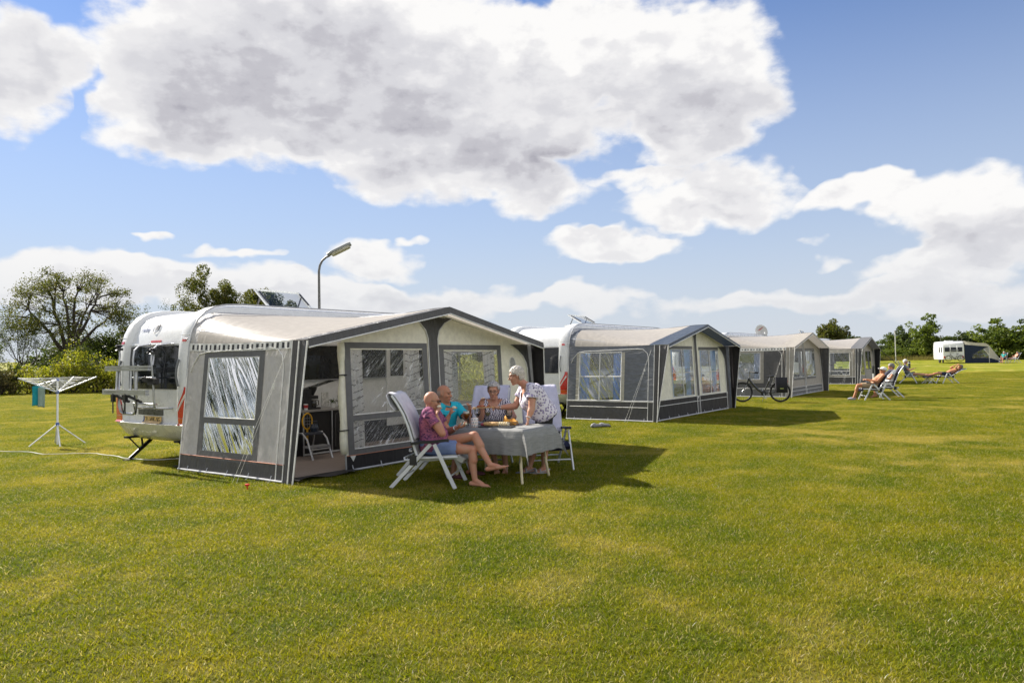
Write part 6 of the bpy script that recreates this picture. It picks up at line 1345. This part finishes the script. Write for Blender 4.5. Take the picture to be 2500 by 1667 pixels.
def ringpart(root, p, d, r, mat, name, tr=.006):
    d = Vector(d).normalized(); a = d.orthogonal().normalized(); b = d.cross(a); m = MB(); m.tube([p + a * r * math.cos(q) + b * r * math.sin(q) for q in [2 * PI * i / 16 for i in range(17)]], tr, 6); return m.build(name, mat, root)
# printed cloths
def print_mat(name, fn):
    m, t, out = newmat(name); c = fn(t); b = t.node('ShaderNodeBsdfPrincipled'); t.put(b.inputs['Base Color'], c); b.inputs['Roughness'].default_value = .8; b.inputs['Specular IOR Level'].default_value = .2
    t.l.new(t.bump(t.noise(t.coord('Object', (1, 1, .5)), 14, 3), .35, .02), b.inputs['Normal']); t.l.new(b.outputs[0], out.inputs[0]); return m
def leo(t):
    v = t.n.new('ShaderNodeTexVoronoi'); co = t.coord('Object'); w_ = t.vmath('ADD', co, t.vmath('MULTIPLY', t.vmath('SUBTRACT', t.node('ShaderNodeTexNoise', i_Scale=16.0).outputs['Color'], (.5, .5, .5)), (.03, .03, .03))); t.l.new(w_, v.inputs['Vector']); v.inputs['Scale'].default_value = 25; v.inputs['Randomness'].default_value = .75; d = v.outputs['Distance']
    ring = t.math('MULTIPLY', t.ramp(d, .24, .29), t.math('SUBTRACT', 1.0, t.ramp(d, .36, .41))); gap = t.ramp(t.noise(co, 24, 2), .30, .40); ring = t.math('MULTIPLY', ring, gap); core = t.math('SUBTRACT', 1.0, t.ramp(d, .26, .31))
    return t.mix(ring, t.mix(t.math('MULTIPLY', core, .75), (.68, .65, .72), (.34, .26, .58)), (.06, .045, .10))
def swirl(t):
    w_ = t.n.new('ShaderNodeTexWave'); t.l.new(t.coord('Object', (1, 1, 1.3), (.5, .2, .3)), w_.inputs['Vector']); w_.inputs['Scale'].default_value = 13; w_.inputs['Distortion'].default_value = 7; w_.inputs['Detail'].default_value = 2; w_.inputs['Detail Scale'].default_value = 1.6
    return t.mix(t.ramp(w_.outputs['Fac'], .42, .56), (.75, .73, .77), (.055, .045, .10))
def floral(t):
    n = t.noise(t.coord('Object', (1, 1, 1.6)), 22, 5, .7, 1.2); n2 = t.noise(t.coord('Object'), 6, 3, .6); c = t.mix(t.ramp(n2, .4, .62), (.42, .13, .20), (.26, .09, .19)); c = t.mix(t.ramp(n, .50, .60), c, (.050, .025, .075)); return t.mix(t.math('MULTIPLY', t.ramp(n, .30, .38), -1), c, c)
leo_m = print_mat('cloth_leopard', leo); swirl_m = print_mat('cloth_swirl', swirl); floral_m = print_mat('cloth_floral', floral)
turq = P('cloth_turquoise', (.010, .40, .52), .8, var=.08, bump=.6, bs=9, bd=.03); denim = P('cloth_denim_blue', (.16, .22, .40), .85, var=.12, bump=.6, bs=12, bd=.02); blk_cl = P('cloth_black_knit', (.012, .012, .014), .85, bump=.3, bs=12); khaki = P('cloth_khaki', (.38, .28, .17), .85, bump=.5, bs=12, bd=.02); navy_cl = P('cloth_navy', (.02, .025, .07), .85, bump=.4, bs=12); white_cl = P('cloth_white', (.72, .72, .72), .85, bump=.5, bs=12, bd=.02); grey_cl = P('cloth_grey', (.20, .21, .23), .85, bump=.5, bs=12); teal_cl = P('cloth_teal', (.02, .25, .25), .85)
hair_g = P('hair_grey', (.36, .35, .34), .55, var=.35, vs=70, bump=1, bs=90, bd=.01); hair_b = P('hair_pale_grey', (.50, .46, .41), .55, var=.3, vs=60, bump=1, bs=90, bd=.01); hair_w = P('hair_white', (.60, .58, .54), .6, var=.25, vs=60); hair_d = P('hair_dark_grey', (.16, .15, .14), .55, var=.35, vs=60)
gl_dark = P('sunglass_lens', (.01, .01, .012), .1, spec=.8); met_d = P('glasses_metal', (.10, .08, .07), .3, .8); silver = P('silver', (.6, .6, .62), .25, .9)
# 1 man in pink shirt
J = dict(hipL=(-1.06, 9.75, .50), hipR=(-1.09, 9.58, .50), shL=(-1.05, 9.84, .945), shR=(-1.10, 9.46, .945), elL=(-.86, 9.86, .67), wrL=(-.74, 9.68, .735), elR=(-.90, 9.38, .69), wrR=(-.975, 9.44, .905), knL=(-.50, 9.52, .645), anL=(-.30, 9.40, .285), toL=(-.07, 9.36, .33), knR=(-.53, 9.48, .47), anR=(-.50, 9.46, .085), toR=(-.27, 9.42, .062), head=(-1.055, 9.62, 1.085), F=(.97, -.10, -.12), U=(.12, 0, 1))
r, Jl, ax = figure('bald man in pink patterned shirt eating with crossed bare legs', (-1.08, 9.66, 0), J, skin_red, belly=.10, hw=.182, hd=.13, arm=1.15, hands={'R': ((-.05, .55, .8), (.8, .3, 0), -1, .75, True), 'L': ((.9, -.2, .15), (-.2, .3, 1), 1, .6)}, leg=1.03)
shirt(r, Jl, floral_m, belly=.10, hw=.184, hd=.132, sleeve=.58, sr=.070, hem=-.10, infl=.016); legs_cloth(r, Jl, denim, frac=.66, leg=1.03, hw=.18, hd=.13, infl=.018, flare=.012); glasses(r, ax, met_d, gl_dark); c_ = Jl['wrL']; ringpart(r, c_ - (Jl['wrL'] - Jl['elL']).normalized() * .02, Jl['wrL'] - Jl['elL'], .033, silver, 'watch_strap', .008)
F_, L_, U_, H_ = ax; m = MB(); q = (Jl['shL'] + Jl['shR']) / 2 + Vector((0, 0, .028)); m.tube([q + Vector((.070 * math.cos(a), .072 * math.sin(a), .012 - .012 * math.cos(a))) for a in [2 * PI * i / 18 for i in range(19)]], .014, 8); m.build('collar', navy_cl, r)
# 2 man in turquoise shirt
J = dict(hipL=(-1.02, 10.56, .50), hipR=(-1.11, 10.40, .50), shL=(-.80, 10.47, .965), shR=(-1.08, 10.20, .945), elL=(-.62, 10.32, .775), wrL=(-.60, 10.20, .90), elR=(-.93, 10.02, .755), wrR=(-.865, 10.02, .87), knL=(-.62, 10.42, .50), anL=(-.60, 10.40, .085), toL=(-.42, 10.32, .05), knR=(-.72, 10.22, .50), anR=(-.84, 10.15, .085), toR=(-.68, 10.05, .05), head=(-.955, 10.30, 1.145), F=(.93, -.36, -.06), U=(.05, -.03, 1))
r, Jl, ax = figure('tanned man in turquoise polo shirt eating at the table', (-1.0, 10.45, 0), J, skin_tan, belly=.07, hw=.18, hd=.128, arm=1.12, hands={'R': ((.35, .1, .9), (.9, .3, 0), -1, .6, True), 'L': ((.1, -.2, .95), (-.6, -.5, .2), 1, .75)}, stubble=True)
shirt(r, Jl, turq, belly=.07, hw=.184, hd=.13, sleeve=.62, infl=.018, sr=.070); legs_cloth(r, Jl, navy_cl, frac=.8); q = (Jl['shL'] + Jl['shR']) / 2 + Vector((0, 0, .03)); F_, L_, U_, H_ = ax
m = MB(); m.tube([q + F_ * .075 * math.cos(a) + L_ * .075 * math.sin(a) + Vector((0, 0, .015 - .028 * math.cos(a))) for a in [2 * PI * i / 20 + .25 for i in range(20)]], .016, 8, flat=.6); m.build('collar', turq, r)
for s in ('L', 'R'):
    m = MB(); a, to = Jl['an' + s], Jl['to' + s]; d = (to - a); d.z = 0; d.normalize(); m.ell(a + d * .08 - Vector((0, 0, .05)), (.14, .052, .034), rotm(d, Vector((-d.y, d.x, 0)), Vector((0, 0, 1)))); m.build('shoe', P('shoe_maroon', (.10, .03, .04), .7), r)
# 3 seated woman
J = dict(hipL=(-.17, 11.08, .50), hipR=(-.35, 11.11, .50), shL=(-.105, 10.96, .965), shR=(-.435, 11.00, .970), elL=(.005, 10.80, .775), wrL=(-.07, 10.60, .77), elR=(-.475, 10.78, .765), wrR=(-.455, 10.70, .945), knL=(-.16, 10.66, .50), anL=(-.12, 10.64, .09), toL=(-.14, 10.43, .06), knR=(-.36, 10.68, .50), anR=(-.25, 10.62, .09), toR=(-.24, 10.42, .06), head=(-.285, 10.92, 1.150), F=(-.10, -.97, -.12), U=(.02, -.1, 1))
r, Jl, ax = figure('grey haired woman in glasses and swirl patterned top sitting at the table', (-.26, 11.05, 0), J, skin_fair, hw=.182, hd=.125, bust=.09, belly=.05, arm=1.15, hands={'R': ((.12, -.05, .95), (.4, -.9, 0), -1, .8, True), 'L': ((-.3, -.9, -.05), (0, 0, -1), 1, .3)})
shirt(r, Jl, swirl_m, hw=.186, hd=.127, bust=.09, belly=.05, sleeve=.5, vee=.10, infl=.016, sr=.070); legs_cloth(r, Jl, navy_cl, 'trousers', below=.45); hair(r, ax, hair_g, puff=.016, seed=4); glasses(r, ax, met_d); ringpart(r, Jl['wrR'] - Vector((0, 0, .02)), (0, 0, 1), .031, silver, 'bracelet', .004)
# 4 standing woman
J = dict(hipL=(.455, 10.42, .84), hipR=(.485, 10.60, .84), shL=(.275, 10.275, 1.215), shR=(.165, 10.62, 1.195), elL=(.255, 10.20, .935), wrL=(.205, 10.16, .800), elR=(.03, 10.60, .945), wrR=(-.215, 10.49, .935), knL=(.44, 10.44, .46), anL=(.42, 10.44, .085), toL=(.20, 10.39, .05), knR=(.30, 10.56, .46), anR=(.22, 10.52, .085), toR=(.01, 10.47, .05), head=(.055, 10.44, 1.375), F=(-.97, -.05, -.20), U=(-.22, 0, 1))
r, Jl, ax = figure('woman in purple leopard print shirt leaning over the table and offering a board', (.36, 10.48, 0), J, skin_fair, hw=.185, hd=.14, bust=.09, belly=.07, hands={'L': ((-.12, -.12, -.95), (-.9, .2, .1), 1, .9), 'R': ((-.95, -.2, .05), (0, 0, 1), -1, .55, True)}, arm=1.18)
shirt(r, Jl, leo_m, hw=.19, hd=.145, bust=.09, belly=.07, sleeve=.52, vee=.14, infl=.022, hem=-.12, sr=.078); legs_cloth(r, Jl, blk_cl, 'trousers', below=.30, infl=.014, hw=.185, hd=.15, top=.3, leg=1.1); hair(r, ax, hair_b, puff=.012, seed=9, top=1.25, front=.065); glasses(r, ax, met_d)
ringpart(r, Jl['wrL'] + Vector((0, 0, .02)), Jl['wrL'] - Jl['elL'], .033, white_pl, 'bracelet', .005); ringpart(r, Jl['wrR'] + Vector((.03, 0, 0)), (1, .2, 0), .031, silver, 'watch_strap', .006)
for s in ('L', 'R'):
    m = MB(); a, to = Jl['an' + s], Jl['to' + s]; d = (to - a); d.z = 0; d.normalize(); sd_ = Vector((-d.y, d.x, 0)); c = a + d * .07; m.ell(Vector((c.x, c.y, .018)), (.145, .050, .016), rotm(d, sd_, Vector((0, 0, 1)))); sn = m.build('sandal', P('sandal_grey', (.25, .26, .27), .6), r)
    m = MB()
    for k in (.06, .12): p = a + d * k; m.tube([p + sd_ * .05 - Vector((0, 0, .06)), p + sd_ * .03 - Vector((0, 0, .012)), p - sd_ * .03 - Vector((0, 0, .012)), p - sd_ * .05 - Vector((0, 0, .06))], .010, 6, flat=.4)
    m.tube([a + d * .05 + sd_ * .04 - Vector((0, 0, .05)), a - d * .07 + sd_ * .03 - Vector((0, 0, .02)), a - d * .085 - Vector((0, 0, .02)), a - d * .07 - sd_ * .03 - Vector((0, 0, .02)), a + d * .05 - sd_ * .04 - Vector((0, 0, .05))], .008, 6); m.build('strap', P('strap_grey', (.30, .31, .32), .6), sn)
# held and offered food
o = thing('wooden_board', 'wooden board with red snacks held out over the table', 'board', (-.40, 10.41, .948), rad(12)); m = MB(); m.box((0, 0, 0), (.26, .12, .014)); m.build('slab', P('wood_board', (.45, .26, .11), .6, var=.25, vs=12), o); m = MB(); rng = random.Random(8)
for i in range(14): m.ell((rng.uniform(-.10, .04), rng.uniform(-.045, .045), .018), (.018, .014, .010), None, 8, 6)
m.build('snacks', P('snack_red', (.40, .10, .03), .55, var=.5, vs=50), o)
def bite(label, p):
    o = thing('bread_piece', label, 'bread', p); m = MB(); m.ell((0, 0, 0), (.028, .022, .018), None, 10, 7); m.ell((.004, 0, .012), (.024, .019, .010), None, 10, 6); m.build('crumb', P('bread_pale', (.74, .68, .52), .85, var=.2, vs=60), o)
bite('pale bite of bread in the turquoise man\'s raised hand', (-.80, 10.02, .975)); bite('piece of bread in the lowered hand of the man in pink', (-.63, 9.66, .785)); bite('cracker in the raised hand of the seated woman', (-.435, 10.68, 1.055)); bite('small bite between the lips and fingers of the man in pink', (-.955, 9.56, 1.02))
# sunbathers: reclined figures built from a side profile
def recline(label, loc, rz, hip, sh, hd, kn, an, toe, el, wr, skin, up, F, vox=.014, bare=False, **kw):
    c, s = math.cos(rz), math.sin(rz)
    def Wp(x, y, z): return (loc[0] + c * x - s * y, loc[1] + s * x + c * y, loc[2] + z)
    def Wd(x, y, z): return (c * x - s * y, s * x + c * y, z)
    J = dict(head=Wp(hd[0], 0, hd[1]), F=Wd(*F), U=Wd(*up))
    for k, sg in (('L', 1), ('R', -1)):
        J['hip' + k] = Wp(hip[0], .085 * sg, hip[1]); J['sh' + k] = Wp(sh[0], .185 * sg, sh[1]); J['kn' + k] = Wp(kn[0] + .03 * sg, .10 * sg, kn[1]); J['an' + k] = Wp(an[0] + .04 * sg, .09 * sg, an[1]); J['to' + k] = Wp(toe[0] + .04 * sg, .10 * sg, toe[1]); J['el' + k] = Wp(el[0], .26 * sg, el[1]); J['wr' + k] = Wp(wr[0], .10 * sg, wr[1])
    return figure(label, loc, J, skin, vox, marks=vox < .016, **kw)
r, Jl, ax = recline('shirtless man in white cap and khaki shorts lying back in the sun', (12.66, 26.0, 0), rad(172), (.0, .52), (-.27, .86), (-.33, 1.03), (.53, .52), (.66, .10), (.86, .07), (-.03, .66), (.22, .72), skin_brown, (-.15, 0, 1), (.95, 0, .15), belly=.06)
legs_cloth(r, Jl, khaki, frac=.78, vox=.014); F_, L_, U_, H_ = ax; m = MB(); R = rotm(F_, L_, U_); m.ell(H_ + U_ * .055 - F_ * .01, (.112, .092, .075), R, 16, 10); m.loft([[H_ + F_ * (x) + L_ * (w_ * math.cos(a)) + U_ * (.050 + .010 * math.sin(a)) for a in [2 * PI * i / 12 for i in range(12)]] for x, w_ in ((.04, .07), (.10, .075), (.16, .055), (.175, .02))]); m.build('cap', white_cl, r, 60); glasses(r, ax, met_d, gl_dark)
for s in ('L', 'R'):
    m = MB(); a, to = Jl['an' + s], Jl['to' + s]; d = (to - a); d.z = 0; d.normalize(); m.ell(a + d * .07 - Vector((0, 0, .045)), (.15, .05, .045), rotm(d, Vector((-d.y, d.x, 0)), Vector((0, 0, 1)))); m.build('shoe', P('shoe_grey', (.34, .35, .38), .7), r)
r, Jl, ax = recline('woman in white top dozing beside the man in the cap', (13.85, 27.3, 0), rad(168), (.0, .52), (-.13, .93), (-.10, 1.12), (.45, .50), (.48, .10), (.66, .07), (.02, .70), (.28, .72), skin_brown, (.25, 0, 1), (.95, 0, -.25), bust=.06)
shirt(r, Jl, white_cl, bust=.06, vox=.014, sleeve=.35); legs_cloth(r, Jl, white_cl, 'trousers', frac=.85, vox=.014); hair(r, ax, hair_d, puff=.018, seed=12, vox=.009)
r, Jl, ax = recline('grey haired woman in grey top with her bare legs up on a rest', (21.35, 40.0, 0), rad(-28), (.0, .52), (-.14, .95), (-.10, 1.16), (.50, .50), (.98, .46), (1.10, .56), (.05, .70), (.28, .80), skin_fair, (.1, 0, 1), (.95, 0, -.1), bust=.06, vox=.017)
shirt(r, Jl, grey_cl, bust=.06, vox=.017, sleeve=.5); legs_cloth(r, Jl, P('cloth_light_blue', (.25, .36, .44), .85), frac=.5, vox=.017); hair(r, ax, hair_w, puff=.022, seed=13, vox=.01)
r, Jl, ax = recline('shirtless sunbather in dark shorts stretched out on the tilted recliner', (23.0, 39.2, 0), rad(176), (-.02, .50), (-.47, .72), (-.68, .87), (.50, .55), (.98, .44), (1.08, .54), (-.30, .82), (-.52, .98), skin_brown, (-.7, 0, .7), (.7, 0, .65), belly=.05, vox=.017)
legs_cloth(r, Jl, navy_cl, frac=.7, vox=.017); glasses(r, ax, met_d, gl_dark); hair(r, ax, hair_d, puff=.006, seed=14, vox=.01)
r, Jl, ax = recline('person in teal shirt on the small far chair by the far tent', (55.4, 83.5, hill(57, 83.5)), rad(215), (.0, .52), (-.12, .95), (-.10, 1.16), (.45, .50), (.50, .10), (.66, .07), (.05, .70), (.25, .66), skin_red, (.1, 0, 1), (1, 0, 0), vox=.024)
shirt(r, Jl, teal_cl, vox=.024); legs_cloth(r, Jl, navy_cl, vox=.024); hair(r, ax, hair_w, puff=.012, vox=.014)
r, Jl, ax = recline('farthest sunbather with pale legs stretched out before the hedge', (57.4, 84.5, hill(60, 84.5)), rad(180), (.0, .52), (-.22, .92), (-.25, 1.12), (.52, .50), (1.02, .44), (1.14, .52), (.0, .68), (.28, .80), skin_fair, (-.1, 0, 1), (.97, 0, 0), vox=.024)
legs_cloth(r, Jl, white_cl, frac=.6, vox=.024); hair(r, ax, hair_d, puff=.010, vox=.014)
